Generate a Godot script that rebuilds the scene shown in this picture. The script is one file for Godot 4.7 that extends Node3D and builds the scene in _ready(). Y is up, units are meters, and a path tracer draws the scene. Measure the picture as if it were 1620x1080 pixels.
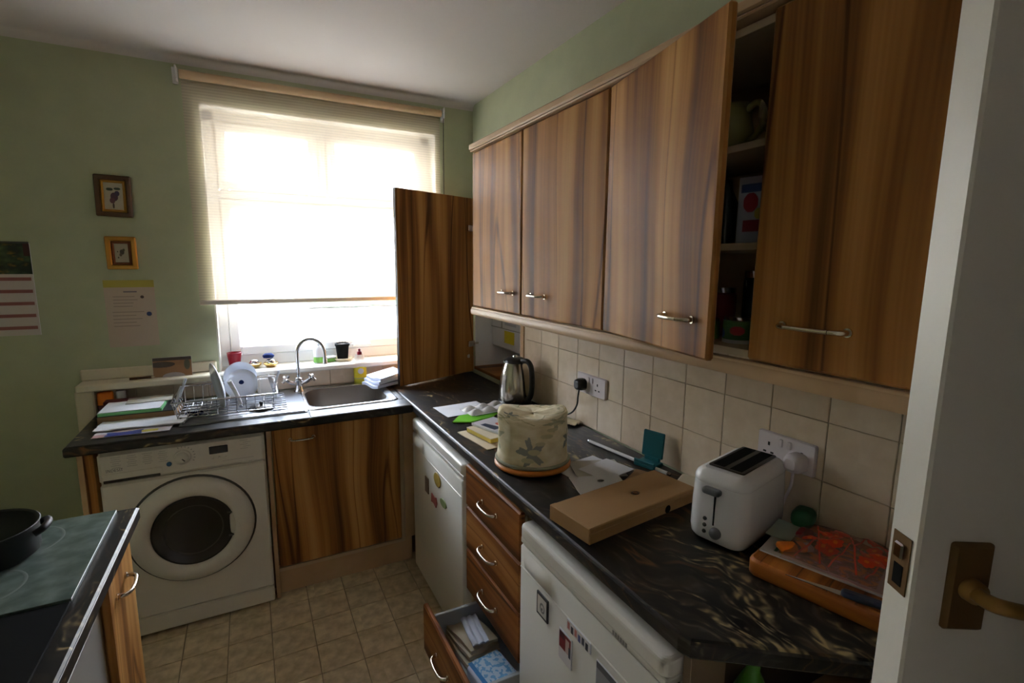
extends Node3D
# A small galley kitchen seen from its doorway corner: metres, y up, window wall at z = 0, cabinet wall at x = 0.

var M := {}
var mesh_cache := {}
var rng := RandomNumberGenerator.new()

func _ready():
	rng.seed = 11
	# ---------------------------------------------------------------- camera
	var cam := Camera3D.new(); cam.name = "camera"
	cam.fov = 68.73; cam.near = 0.02; cam.far = 400.0
	cam.position = Vector3(-1.2776, 1.6014, 2.971)
	cam.rotation_degrees = Vector3(-8.7915, -27.716, 0.4893)
	add_child(cam); cam.current = true
	# ---------------------------------------------------------------- sky, exposure
	var sm := ProceduralSkyMaterial.new()
	sm.sky_top_color = Color(0.86, 0.92, 1.0); sm.sky_horizon_color = Color(1.0, 0.975, 0.94)
	sm.ground_horizon_color = Color(0.75, 0.75, 0.73); sm.ground_bottom_color = Color(0.55, 0.54, 0.5)
	sm.sky_energy_multiplier = 1.0
	var sky := Sky.new(); sky.sky_material = sm
	var env := Environment.new()
	env.background_mode = Environment.BG_SKY; env.sky = sky
	env.background_energy_multiplier = 37.0
	env.tonemap_mode = Environment.TONE_MAPPER_LINEAR
	env.tonemap_exposure = 1.0
	env.sdfgi_enabled = true; env.ssao_enabled = true; env.ssil_enabled = true
	var we := WorldEnvironment.new(); we.name = "environment"; we.environment = env; add_child(we)
	materials()
	shell()
	window_and_blind()
	outside()
	worktops()
	sink_run()
	right_run()
	wall_units()
	boiler_corner()
	left_run()
	hall_door()
	wall_things()
	sink_things()
	left_worktop_things()
	right_worktop_things()

# ==================================================================== helpers
func tag(o: Node, label: String, category: String, group := "") -> Node:
	o.set_meta("label", label); o.set_meta("category", category)
	if group != "": o.set_meta("group", group)
	return o

func thing(called: String, label: String, category: String, at := Vector3.ZERO, turn := 0.0, group := "") -> Node3D:
	var o := Node3D.new(); o.name = called
	add_child(o, true)
	o.position = at; o.rotation.y = turn
	tag(o, label, category, group)
	return o

func obj(called: String, mesh: Mesh, mat: Material, parent: Node = null, at := Vector3.ZERO, rot := Vector3.ZERO) -> MeshInstance3D:
	var o := MeshInstance3D.new(); o.name = called; o.mesh = mesh; o.material_override = mat
	o.position = at; o.rotation = rot
	(parent if parent else self).add_child(o, true)
	return o

func struct(called: String, mesh: Mesh, mat: Material, at := Vector3.ZERO) -> MeshInstance3D:
	var o := obj(called, mesh, mat, null, at)
	o.set_meta("kind", "structure")
	return o

func new_st() -> SurfaceTool:
	var st := SurfaceTool.new(); st.begin(Mesh.PRIMITIVE_TRIANGLES); return st

func flat_tri(st: SurfaceTool, a: Vector3, b: Vector3, c: Vector3, out: Vector3):
	var n := (c - a).cross(b - a)
	if n.length() < 1e-12: return
	if n.dot(out) < 0:
		var t := b; b = c; c = t; n = -n
	n = n.normalized()
	for v in [a, b, c]:
		st.set_normal(n); st.set_uv(Vector2(v.x, v.y)); st.add_vertex(v)

func flat_quad(st: SurfaceTool, a: Vector3, b: Vector3, c: Vector3, d: Vector3, out: Vector3):
	flat_tri(st, a, b, c, out); flat_tri(st, a, c, d, out)

func add_box(st: SurfaceTool, at: Vector3, s: Vector3, r := 0.003):
	var h := s * 0.5
	r = minf(r, minf(h.x, minf(h.y, h.z)) * 0.9)
	var v := func(ax: int, sg: Vector3) -> Vector3:
		var p := Vector3(sg.x * (h.x - r), sg.y * (h.y - r), sg.z * (h.z - r))
		p[ax] = sg[ax] * h[ax]
		return p + at
	for ax in 3:
		var b := (ax + 1) % 3; var c := (ax + 2) % 3
		for s0 in [-1.0, 1.0]:
			var q := []
			for k in [[-1.0, -1.0], [1.0, -1.0], [1.0, 1.0], [-1.0, 1.0]]:
				var sg := Vector3.ZERO; sg[ax] = s0; sg[b] = k[0]; sg[c] = k[1]
				q.append(v.call(ax, sg))
			var out := Vector3.ZERO; out[ax] = s0
			flat_quad(st, q[0], q[1], q[2], q[3], out)
			for s1 in [-1.0, 1.0]:      # edge between faces ax and b, along c
				var g1 := Vector3.ZERO; g1[ax] = s0; g1[b] = s1; g1[c] = -1.0
				var g2 := g1; g2[c] = 1.0
				flat_quad(st, v.call(ax, g1), v.call(b, g1), v.call(b, g2), v.call(ax, g2), Vector3(g1[0], g1[1], g1[2]) * 0.5 + g2 * 0.5)
	for sx in [-1.0, 1.0]:
		for sy in [-1.0, 1.0]:
			for sz in [-1.0, 1.0]:
				var g := Vector3(sx, sy, sz)
				flat_tri(st, v.call(0, g), v.call(1, g), v.call(2, g), g)

func bx(s: Vector3, r := 0.003) -> ArrayMesh:
	var key := "%s|%s" % [s, r]
	if not mesh_cache.has(key):
		var st := new_st(); add_box(st, Vector3.ZERO, s, r); mesh_cache[key] = st.commit()
	return mesh_cache[key]

func boxes(list: Array, r := 0.003) -> ArrayMesh:       # [[lo, hi], ...] joined
	var st := new_st()
	for b in list: add_box(st, (b[0] + b[1]) * 0.5, b[1] - b[0], r)
	return st.commit()

func span(lo: Vector3, hi: Vector3) -> Array: return [lo, hi]

func strip(st: SurfaceTool, rows: Array, closed: bool, uvs := true):  # rows of equal length, smooth; outside on the left of travel
	var n: int = rows[0].size()
	for i in rows.size() - 1:
		for j in (n if closed else n - 1):
			var k := (j + 1) % n
			var a: Vector3 = rows[i][j]; var b: Vector3 = rows[i][k]; var c: Vector3 = rows[i + 1][k]; var d: Vector3 = rows[i + 1][j]
			var u0 := float(j) / n; var u1 := float(j + 1) / n
			if not closed: u0 = float(j) / (n - 1); u1 = float(j + 1) / (n - 1)
			var v0 := float(i) / (rows.size() - 1); var v1 := float(i + 1) / (rows.size() - 1)
			for q in [[a, u0, v0], [b, u1, v0], [c, u1, v1], [a, u0, v0], [c, u1, v1], [d, u0, v1]]:
				st.set_uv(Vector2(q[1], 1.0 - q[2])); st.add_vertex(q[0])

func lathe(profiles: Array, seg := 32) -> ArrayMesh:    # profiles of Vector2(radius, y), from the outside bottom up; a crease between profiles
	var st := new_st(); var g := 0
	for pr in profiles:
		st.set_smooth_group(g); g += 1
		var rows := []
		for p in pr:
			var row := []
			for j in seg:
				var a := TAU * j / seg
				row.append(Vector3(p.x * cos(a), p.y, p.x * sin(a)))
			rows.append(row)
		strip(st, rows, true)
	st.generate_normals()
	return st.commit()

func add_tube(st: SurfaceTool, pts: Array, r: float, seg := 10, closed := false, r2 := -1.0):
	var n := pts.size(); var rows := []
	var up := Vector3(0.13, 0.97, 0.21).normalized()
	var prev := Vector3.ZERO
	for i in n:
		var t: Vector3
		if closed: t = (pts[(i + 1) % n] - pts[(i - 1 + n) % n]).normalized()
		else: t = (pts[mini(i + 1, n - 1)] - pts[maxi(i - 1, 0)]).normalized()
		var s := up.cross(t) if prev == Vector3.ZERO else prev - t * prev.dot(t)
		if s.length() < 0.05: s = Vector3(1, 0, 0.3).cross(t)
		s = s.normalized(); prev = s
		var b := s.cross(t)
		var rr := r if r2 < 0 else lerpf(r, r2, float(i) / (n - 1))
		var row := []
		for j in seg:
			var a := TAU * j / seg
			row.append(pts[i] + (s * cos(a) + b * sin(a)) * rr)
		rows.append(row)
	if closed: rows.append(rows[0])
	st.set_smooth_group(1)
	strip(st, rows, true)
	if not closed:
		st.set_smooth_group(-1)
		for e in [[0, true], [n - 1, false]]:
			var row: Array = rows[e[0]]
			for j in seg:
				var k := (j + 1) % seg
				for v in ([pts[e[0]], row[k], row[j]] if e[1] else [pts[e[0]], row[j], row[k]]):
					st.set_uv(Vector2.ZERO); st.add_vertex(v)

func tube(pts: Array, r: float, seg := 10, closed := false, r2 := -1.0) -> ArrayMesh:
	var st := new_st(); add_tube(st, pts, r, seg, closed, r2); st.generate_normals(); return st.commit()

func curve(pts: Array, steps := 6) -> Array:            # smooth line through points
	var out := []
	for i in pts.size() - 1:
		var p0: Vector3 = pts[maxi(i - 1, 0)]; var p1: Vector3 = pts[i]; var p2: Vector3 = pts[i + 1]; var p3: Vector3 = pts[mini(i + 2, pts.size() - 1)]
		for k in steps: out.append(p1.cubic_interpolate(p2, p0, p3, float(k) / steps))
	out.append(pts[-1])
	return out

func rrect(w: float, d: float, r: float, n := 5) -> PackedVector2Array:
	var out := PackedVector2Array()
	for c in [[1, 1, 0], [-1, 1, 1], [-1, -1, 2], [1, -1, 3]]:
		for k in n + 1:
			var a: float = (c[2] + float(k) / n) * PI / 2
			out.append(Vector2(c[0] * (w / 2 - r) + cos(a) * r, c[1] * (d / 2 - r) + sin(a) * r))
	return out

func inset(poly: PackedVector2Array, by: float) -> PackedVector2Array:
	var n := poly.size(); var out := PackedVector2Array()
	var area := 0.0
	for i in n: area += poly[i].cross(poly[(i + 1) % n])
	var sg := signf(area)
	for i in n:
		var e1 := (poly[i] - poly[(i - 1 + n) % n]).normalized(); var e2 := (poly[(i + 1) % n] - poly[i]).normalized()
		var n1 := Vector2(-e1.y, e1.x) * sg; var n2 := Vector2(-e2.y, e2.x) * sg
		var m := (n1 + n2); var l := m.length_squared()
		out.append(poly[i] + m * (2.0 / maxf(l, 0.4)) * by)
	return out

func stack(poly: PackedVector2Array, levels: Array, smooth := true, caps := true) -> ArrayMesh:   # levels: Vector2(inset, y) from below up; poly in (x, z)
	var st := new_st()
	var area := 0.0
	for i in poly.size(): area += poly[i].cross(poly[(i + 1) % poly.size()])
	if area < 0: poly.reverse()
	var rows := []
	for l in levels:
		var p := inset(poly, l.x) if l.x != 0.0 else poly
		var row := []
		for q in p: row.append(Vector3(q.x, l.y, q.y))
		rows.append(row)
	st.set_smooth_group(0 if smooth else -1)
	strip(st, rows, true)
	if caps:
		st.set_smooth_group(-1)
		var tri := Geometry2D.triangulate_polygon(poly)
		for e in [[rows[0], -1.0], [rows[-1], 1.0]]:
			var row: Array = e[0]
			for i in range(0, tri.size(), 3):
				var a: Vector3 = row[tri[i]]; var b: Vector3 = row[tri[i + 1]]; var c: Vector3 = row[tri[i + 2]]
				if ((c - a).cross(b - a)).y * e[1] < 0:
					var t := b; b = c; c = t
				for v in [a, b, c]:
					st.set_uv(Vector2(v.x, v.z)); st.add_vertex(v)
	st.generate_normals()
	return st.commit()

func slab(poly: PackedVector2Array, h: float, r := 0.003, smooth := false) -> ArrayMesh:
	return stack(poly, [Vector2(r, 0), Vector2(0, r), Vector2(0, h - r), Vector2(r, h)], smooth)

func rounded(w: float, d: float, h: float, rc: float, re: float, smooth := true) -> ArrayMesh:
	var lv := []
	for k in 4: lv.append(Vector2(re * (1.0 - sin(k * PI / 6)), re * (1.0 - cos(k * PI / 6))))
	for k in 4: lv.append(Vector2(re * (1.0 - cos(k * PI / 6)), h - re * (1.0 - sin(k * PI / 6))))
	return stack(rrect(w, d, rc, 6), lv, smooth)

func quad(w: float, h: float) -> ArrayMesh:              # upright print facing +z
	var st := new_st()
	for q in [[-1, -1], [-1, 1], [1, 1], [-1, -1], [1, 1], [1, -1]]:
		st.set_normal(Vector3(0, 0, 1)); st.set_uv(Vector2(q[0] * 0.5 + 0.5, 0.5 - q[1] * 0.5)); st.add_vertex(Vector3(q[0] * w / 2, q[1] * h / 2, 0))
	return st.commit()

func sheet(w: float, d: float, t: float, height: Callable, n := 14) -> ArrayMesh:   # a lying sheet with thickness; height(u, v) in metres
	var st := new_st(); st.set_smooth_group(0)
	var top := []; var bot := []
	for i in n + 1:
		var a := []; var b := []
		for j in n + 1:
			var u := float(j) / n; var v := float(i) / n
			var y: float = height.call(u, v)
			a.append(Vector3((u - 0.5) * w, y + t, (v - 0.5) * d)); b.append(Vector3((u - 0.5) * w, y, (v - 0.5) * d))
		top.append(a); bot.append(b)
	strip(st, top, false)
	st.set_smooth_group(2)
	bot.reverse()
	strip(st, bot, false)
	bot.reverse()
	st.set_smooth_group(-1)
	var rim_t := []; var rim_b := []
	for j in n + 1: rim_t.append(top[0][j]); rim_b.append(bot[0][j])
	for i in range(1, n + 1): rim_t.append(top[i][n]); rim_b.append(bot[i][n])
	for j in range(n - 1, -1, -1): rim_t.append(top[n][j]); rim_b.append(bot[n][j])
	for i in range(n - 1, 0, -1): rim_t.append(top[i][0]); rim_b.append(bot[i][0])
	strip(st, [rim_b, rim_t], true)
	st.generate_normals()
	return st.commit()

func crumple(amount: float, sd: int, freq := 2.0, base := 0.0) -> Callable:
	var nz := FastNoiseLite.new(); nz.seed = sd; nz.frequency = freq; nz.noise_type = FastNoiseLite.TYPE_SIMPLEX
	return func(u: float, v: float) -> float: return base + amount * (0.5 + 0.5 * nz.get_noise_2d(u, v))

func flat() -> Callable: return func(_u: float, _v: float) -> float: return 0.0

func lettering(text: String, size: float, parent: Node, mat: Material, at: Vector3, rot := Vector3.ZERO, called := "lettering") -> MeshInstance3D:
	var tm := TextMesh.new(); tm.text = text; tm.font_size = 32; tm.pixel_size = size / 23.0; tm.depth = 0.0006
	var f := SystemFont.new(); f.font_names = PackedStringArray(["Droid Sans"]); tm.font = f
	return obj(called, tm, mat, parent, at, rot)

# ==================================================================== materials
func mat(called: String, c: Color, rough := 0.6, metal := 0.0, spec := 0.5) -> StandardMaterial3D:
	var m := StandardMaterial3D.new(); m.resource_name = called
	m.albedo_color = c; m.roughness = rough; m.metallic = metal; m.metallic_specular = spec
	M[called] = m
	return m

func rgb(r: int, g: int, b: int, a := 1.0) -> Color: return Color(r / 255.0, g / 255.0, b / 255.0, a)

func grad(list: Array, t: float) -> Color:
	if t <= list[0][0]: return list[0][1]
	for i in list.size() - 1:
		if t < list[i + 1][0]:
			return (list[i][1] as Color).lerp(list[i + 1][1], (t - list[i][0]) / (list[i + 1][0] - list[i][0]))
	return list[-1][1]

func noise(sd: int, f := 1.0, oct := 1) -> FastNoiseLite:
	var n := FastNoiseLite.new(); n.seed = sd; n.frequency = f; n.noise_type = FastNoiseLite.TYPE_SIMPLEX_SMOOTH
	n.fractal_type = FastNoiseLite.FRACTAL_FBM if oct > 1 else FastNoiseLite.FRACTAL_NONE; n.fractal_octaves = oct
	return n

func triplanar(m: StandardMaterial3D, scale: Vector3, world := false, offset := Vector3.ZERO):
	m.uv1_triplanar = true; m.uv1_world_triplanar = world; m.uv1_scale = scale; m.uv1_offset = offset; m.uv1_triplanar_sharpness = 8.0

func wood_images() -> Array:
	var w := 1024; var h := 192
	var im := Image.create(w, h, false, Image.FORMAT_RGB8); var im2 := Image.create(h, w, false, Image.FORMAT_RGB8)
	var a := noise(3, 1.0); var b := noise(5, 1.0); var c := noise(8, 1.0); var wv := noise(9, 1.0); var ln := noise(21, 1.0)
	var pal := [[-0.8, rgb(90, 56, 30)], [-0.4, rgb(132, 87, 46)], [-0.05, rgb(164, 113, 60)], [0.3, rgb(186, 134, 76)], [0.75, rgb(202, 154, 92)]]
	for y in h:
		var v := 2.0 * y / h
		for x in w:
			var u := 2.0 * x / w
			var wu := u + 0.022 * wv.get_noise_2d(u * 2.0, v * 1.1)
			var t := 0.72 * a.get_noise_2d(wu * 8.0, v * 0.35) + 0.30 * b.get_noise_2d(wu * 26.0, v * 0.6) + 0.13 * c.get_noise_2d(wu * 120.0, v * 1.4)
			var l := absf(ln.get_noise_2d(wu * 5.5 + 7.0, v * 0.25))
			if l < 0.06: t -= (0.06 - l) / 0.06 * 0.8
			var col := grad(pal, t)
			im.set_pixel(x, y, col); im2.set_pixel(y, x, col)
	return [ImageTexture.create_from_image(im), ImageTexture.create_from_image(im2)]

func stone_images() -> Array:
	var nu := 512; var nv := 2048
	var im := Image.create(nu, nv, false, Image.FORMAT_RGB8); var im2 := Image.create(nv, nu, false, Image.FORMAT_RGB8)
	var w1 := noise(31, 1.0); var w2 := noise(32, 1.0); var a := noise(33, 1.0, 3); var g := noise(35, 1.0, 2); var m := noise(36, 1.0); var fine := noise(37, 1.0)
	var ba := rgb(22, 21, 21); var br := rgb(48, 41, 34); var gold := rgb(172, 152, 108); var rust := rgb(124, 82, 46); var gy := rgb(84, 82, 78)
	for y in nv:
		var v := 3.0 * y / nv
		var dense := clampf((v - 2.05) * 2.2, 0, 1)
		for x in nu:
			var u := 1.0 * x / nu
			var uu := u + 0.06 * w1.get_noise_2d(u * 3.0, v * 2.0) - 0.16 * v + 0.014 * w2.get_noise_2d(u * 16.0, v * 10.0)
			var t := a.get_noise_2d(uu * 8.0, v * 1.6)
			var gr := g.get_noise_2d(uu * 26.0 + 9.0, v * 6.0)
			var fi := fine.get_noise_2d(uu * 70.0, v * 26.0)
			var mask := m.get_noise_2d(u * 3.4 + 3.0, v * 2.2)
			var c := ba.lerp(br, clampf(0.45 + 1.1 * gr, 0, 1))
			c = c.lerp(gy, clampf(fi * 0.7 + gr * 0.8 - 0.45, 0, 0.5))
			var r2 := clampf(1.0 - absf(t - 0.26) / 0.07, 0, 1) * clampf(0.6 - mask * 1.3, 0, 1)
			c = c.lerp(rust, r2 * 0.85)
			var wide := 0.07 + 0.16 * dense + 0.05 * clampf(mask, 0, 1)
			var vein := clampf(1.25 - absf(t) / wide, 0, 1) * clampf(0.5 + 2.2 * mask + 0.6 * dense, 0, 1) * clampf(0.30 + 1.1 * gr + 1.2 * fi, 0, 1)
			c = c.lerp(gold, vein * (0.62 + 0.38 * clampf(0.5 + 2.0 * fine.get_noise_2d(u * 46.0 + 5.0, v * 40.0), 0, 1)))
			im.set_pixel(x, y, c); im2.set_pixel(y, x, c)
	return [ImageTexture.create_from_image(im), ImageTexture.create_from_image(im2)]

func mottled(sd: int, a: Color, b: Color, f: float, n := 256, oct := 4) -> ImageTexture:
	var im := Image.create(n, n, false, Image.FORMAT_RGB8); var nz := noise(sd, 1.0, oct)
	for y in n:
		for x in n: im.set_pixel(x, y, a.lerp(b, clampf(0.5 + 0.9 * nz.get_noise_2d(f * x / n, f * y / n), 0, 1)))
	return ImageTexture.create_from_image(im)

func materials():
	var wd := wood_images()
	for k in 4:
		var m := mat("walnut_%d" % k, Color.WHITE, 0.5, 0.0, 0.26)
		m.albedo_texture = wd[0]; triplanar(m, Vector3(0.5, 0.5, 0.5), false, Vector3(0.14 + 0.25 * k, 0.5, 0.14 + 0.25 * k))
	for k in 2:
		var m := mat("walnut_across_%d" % k, rgb(216, 196, 182), 0.5, 0.0, 0.26)
		m.albedo_texture = wd[1]; triplanar(m, Vector3(0.5, 0.5, 0.5), false, Vector3(0.5, 0.2 + 0.37 * k, 0.5))
	var stn := stone_images()
	for k in 2:
		var m := mat("stone_%d" % k, Color.WHITE, 0.4, 0.0, 0.4)
		m.albedo_texture = stn[k]; triplanar(m, Vector3(1.0, 0.7, 1.0 / 3.0) if k == 0 else Vector3(1.0 / 3.0, 0.7, 1.0), true, Vector3(0.66, 0.3, 0.02) if k == 0 else Vector3(0.9, 0.3, 0.2))
	mat("green_wall", rgb(186, 191, 158), 0.75)
	M.green_wall.albedo_texture = mottled(41, Color(0.97, 0.97, 0.97), Color.WHITE, 9.0, 128); triplanar(M.green_wall, Vector3.ONE * 0.7, true)
	mat("ceiling_white", rgb(212, 204, 200), 0.85)
	mat("cream_paint", rgb(222, 212, 188), 0.5)
	mat("white_paint", rgb(228, 224, 214), 0.4)
	mat("hall_paint", rgb(220, 214, 200), 0.8)
	mat("upvc", rgb(238, 238, 240), 0.3)
	mat("beech", rgb(206, 172, 134), 0.42)
	M.beech.albedo_texture = mottled(42, Color(0.93, 0.92, 0.9), Color.WHITE, 6.0, 128); triplanar(M.beech, Vector3(0.8, 0.8, 0.8), true)
	mat("carcass", rgb(206, 184, 150), 0.5)
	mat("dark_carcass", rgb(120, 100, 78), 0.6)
	for k in 3:
		var t := mat("tile_%d" % k, [rgb(222, 203, 180), rgb(218, 198, 174), rgb(226, 208, 185)][k], 0.2)
		t.albedo_texture = mottled(50 + k, Color(0.96, 0.95, 0.93), Color.WHITE, 5.0, 64); triplanar(t, Vector3.ONE * 3.0, false)
	mat("grout", rgb(202, 184, 160), 0.85)
	for k in 4:
		var t := mat("vinyl_%d" % k, [rgb(240, 220, 188), rgb(228, 206, 172), rgb(248, 230, 198), rgb(234, 214, 182)][k], 0.4)
		t.albedo_texture = mottled(60 + k, Color(0.84, 0.82, 0.78), Color.WHITE, 4.0, 96); triplanar(t, Vector3.ONE * 4.0, false, Vector3(0.1 * k, 0, 0.2))
	mat("vinyl_joint", rgb(160, 142, 114), 0.6)
	mat("appliance_white", rgb(228, 224, 214), 0.28)
	mat("appliance_grey", rgb(150, 147, 140), 0.4)
	mat("print_grey", rgb(150, 147, 142), 0.6)
	mat("seal_grey", rgb(70, 68, 66), 0.6)
	mat("black_plastic", rgb(16, 15, 16), 0.38)
	mat("black_matt", rgb(14, 14, 14), 0.8, 0.0, 0.2)
	mat("display_black", rgb(12, 12, 16), 0.15)
	mat("door_glass_dark", rgb(40, 36, 34), 0.05)
	mat("drum_steel", rgb(70, 66, 64), 0.35, 0.8)
	mat("blue_button", rgb(44, 106, 160), 0.35)
	mat("steel", rgb(196, 196, 198), 0.24, 1.0)
	mat("bowl_steel", rgb(126, 120, 114), 0.42, 0.85)
	mat("chrome", rgb(214, 214, 218), 0.10, 1.0)
	mat("nickel", rgb(206, 196, 180), 0.2, 1.0)
	mat("brass", rgb(150, 116, 62), 0.35, 0.7)
	mat("dark_brass", rgb(112, 84, 48), 0.5, 0.55)
	mat("kettle_steel", rgb(190, 184, 174), 0.2, 1.0)
	mat("grey_metal", rgb(176, 180, 184), 0.4)
	var gl := mat("window_glass", Color(1, 1, 1, 0.04), 0.02); gl.transparency = BaseMaterial3D.TRANSPARENCY_ALPHA
	var cg := mat("clear_glass", Color(0.95, 0.97, 1.0, 0.12), 0.04); cg.transparency = BaseMaterial3D.TRANSPARENCY_ALPHA
	var cp := mat("clear_plastic", Color(0.9, 0.88, 0.86, 0.45), 0.3); cp.transparency = BaseMaterial3D.TRANSPARENCY_ALPHA
	var bl := mat("blind_cloth", rgb(240, 228, 208, 0.68), 0.8); bl.transparency = BaseMaterial3D.TRANSPARENCY_ALPHA
	bl.backlight_enabled = true; bl.backlight = Color(0.60, 0.575, 0.54)
	bl.albedo_texture = weave(); bl.uv1_scale = Vector3(1, 1, 1)
	mat("blind_rail", rgb(206, 176, 138), 0.5)
	mat("paper_white", rgb(226, 226, 230), 0.7)
	mat("paper_cream", rgb(214, 200, 170), 0.75)
	mat("paper_yellow", rgb(216, 190, 84), 0.7)
	mat("paper_green", rgb(106, 176, 116), 0.6)
	mat("paper_brown", rgb(150, 118, 84), 0.8)
	mat("kraft", rgb(166, 128, 82), 0.75)
	mat("kraft_dark", rgb(120, 84, 50), 0.8)
	mat("lime", rgb(112, 196, 36), 0.5)
	mat("teal", rgb(20, 96, 104), 0.4)
	mat("dark_green", rgb(22, 88, 52), 0.4)
	mat("navy", rgb(38, 48, 110), 0.6)
	mat("maroon", rgb(92, 30, 38), 0.6)
	mat("red_plastic", rgb(104, 8, 24), 0.3, 0.0, 0.3)
	mat("orange", rgb(250, 136, 32), 0.5)
	mat("gold_foil", rgb(214, 182, 110), 0.25, 0.9)
	mat("blue_scourer", rgb(22, 34, 74), 0.8, 0.0, 0.2)
	mat("white_china", rgb(226, 230, 238), 0.15)
	mat("soap_yellow", rgb(196, 190, 50), 0.25)
	mat("label_yellow", rgb(226, 206, 40), 0.5)
	mat("soil", rgb(48, 36, 28), 0.95)
	mat("leaf_green", rgb(96, 150, 60), 0.6)
	mat("board_wood", rgb(170, 106, 46), 0.45)
	M.board_wood.albedo_texture = wd[1]; triplanar(M.board_wood, Vector3(1.1, 1.1, 1.1), false, Vector3(0.3, 0.1, 0.6))
	M.board_wood.albedo_color = rgb(255, 214, 150)
	mat("toaster_white", rgb(244, 242, 244), 0.2)
	mat("lever_grey", rgb(104, 104, 108), 0.4)
	mat("socket_white", rgb(224, 214, 218), 0.35)
	mat("pan_black", rgb(12, 12, 12), 0.5)
	mat("hob_glass", rgb(118, 132, 126), 0.36)
	M.hob_glass.albedo_texture = mottled(77, Color(0.62, 0.66, 0.64), Color.WHITE, 7.0, 128, 5); triplanar(M.hob_glass, Vector3.ONE * 2.2, true)
	mat("hob_edge", rgb(150, 168, 160), 0.15)
	mat("hob_ring", rgb(118, 128, 124), 0.4)
	mat("boiler_white", rgb(242, 242, 244), 0.35)
	mat("cloth_cream", rgb(214, 202, 176), 0.9)
	mat("cloth_white", rgb(214, 220, 238), 0.95)
	mat("brick_red", rgb(178, 112, 92), 0.9)
	mat("render_white", rgb(236, 234, 228), 0.9)
	mat("concrete", rgb(190, 186, 178), 0.95)
	mat("hedge", rgb(84, 110, 84), 0.95)
	mat("gilt", rgb(196, 146, 70), 0.3, 0.9)
	mat("frame_brown", rgb(84, 54, 30), 0.4)
	mat("magnet_dark", rgb(36, 34, 38), 0.5)
	mat("magnet_red", rgb(150, 44, 44), 0.5)
	mat("glass_bottle", rgb(30, 40, 30), 0.12)
	mat("olive", rgb(168, 162, 100), 0.3)

func weave() -> ImageTexture:
	var h := 512; var im := Image.create(64, h, false, Image.FORMAT_RGBA8)
	for y in h:
		var t := 0.5 + 0.5 * sin(TAU * 80.0 * y / h)
		for x in 64: im.set_pixel(x, y, Color(0.93 + 0.07 * t, 0.93 + 0.07 * t, 0.93 + 0.07 * t, 0.93 + 0.07 * t))
	return ImageTexture.create_from_image(im)

func print_mat(called: String, im: Image, rough := 0.6) -> StandardMaterial3D:
	var m := mat(called, Color.WHITE, rough); m.albedo_texture = ImageTexture.create_from_image(im); m.texture_repeat = false
	return m

func blank(w: int, h: int, c: Color) -> Image:
	var im := Image.create(w, h, false, Image.FORMAT_RGB8); im.fill(c); return im

func disc(im: Image, cx: float, cy: float, r: float, c: Color, sx := 1.0, sy := 1.0):
	for y in range(maxi(0, int(cy - r * sy)), mini(im.get_height(), int(cy + r * sy) + 1)):
		for x in range(maxi(0, int(cx - r * sx)), mini(im.get_width(), int(cx + r * sx) + 1)):
			if pow((x - cx) / sx, 2) + pow((y - cy) / sy, 2) < r * r: im.set_pixel(x, y, c)

func text_bars(im: Image, x: int, y: int, w: int, rows: int, gap: int, c: Color, sd: int):
	var r := RandomNumberGenerator.new(); r.seed = sd
	for k in rows: im.fill_rect(Rect2i(x, y + k * gap, int(w * r.randf_range(0.6, 1.0)), maxi(1, gap / 4)), c)

# ==================================================================== the room
const CEIL := 2.552

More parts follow.
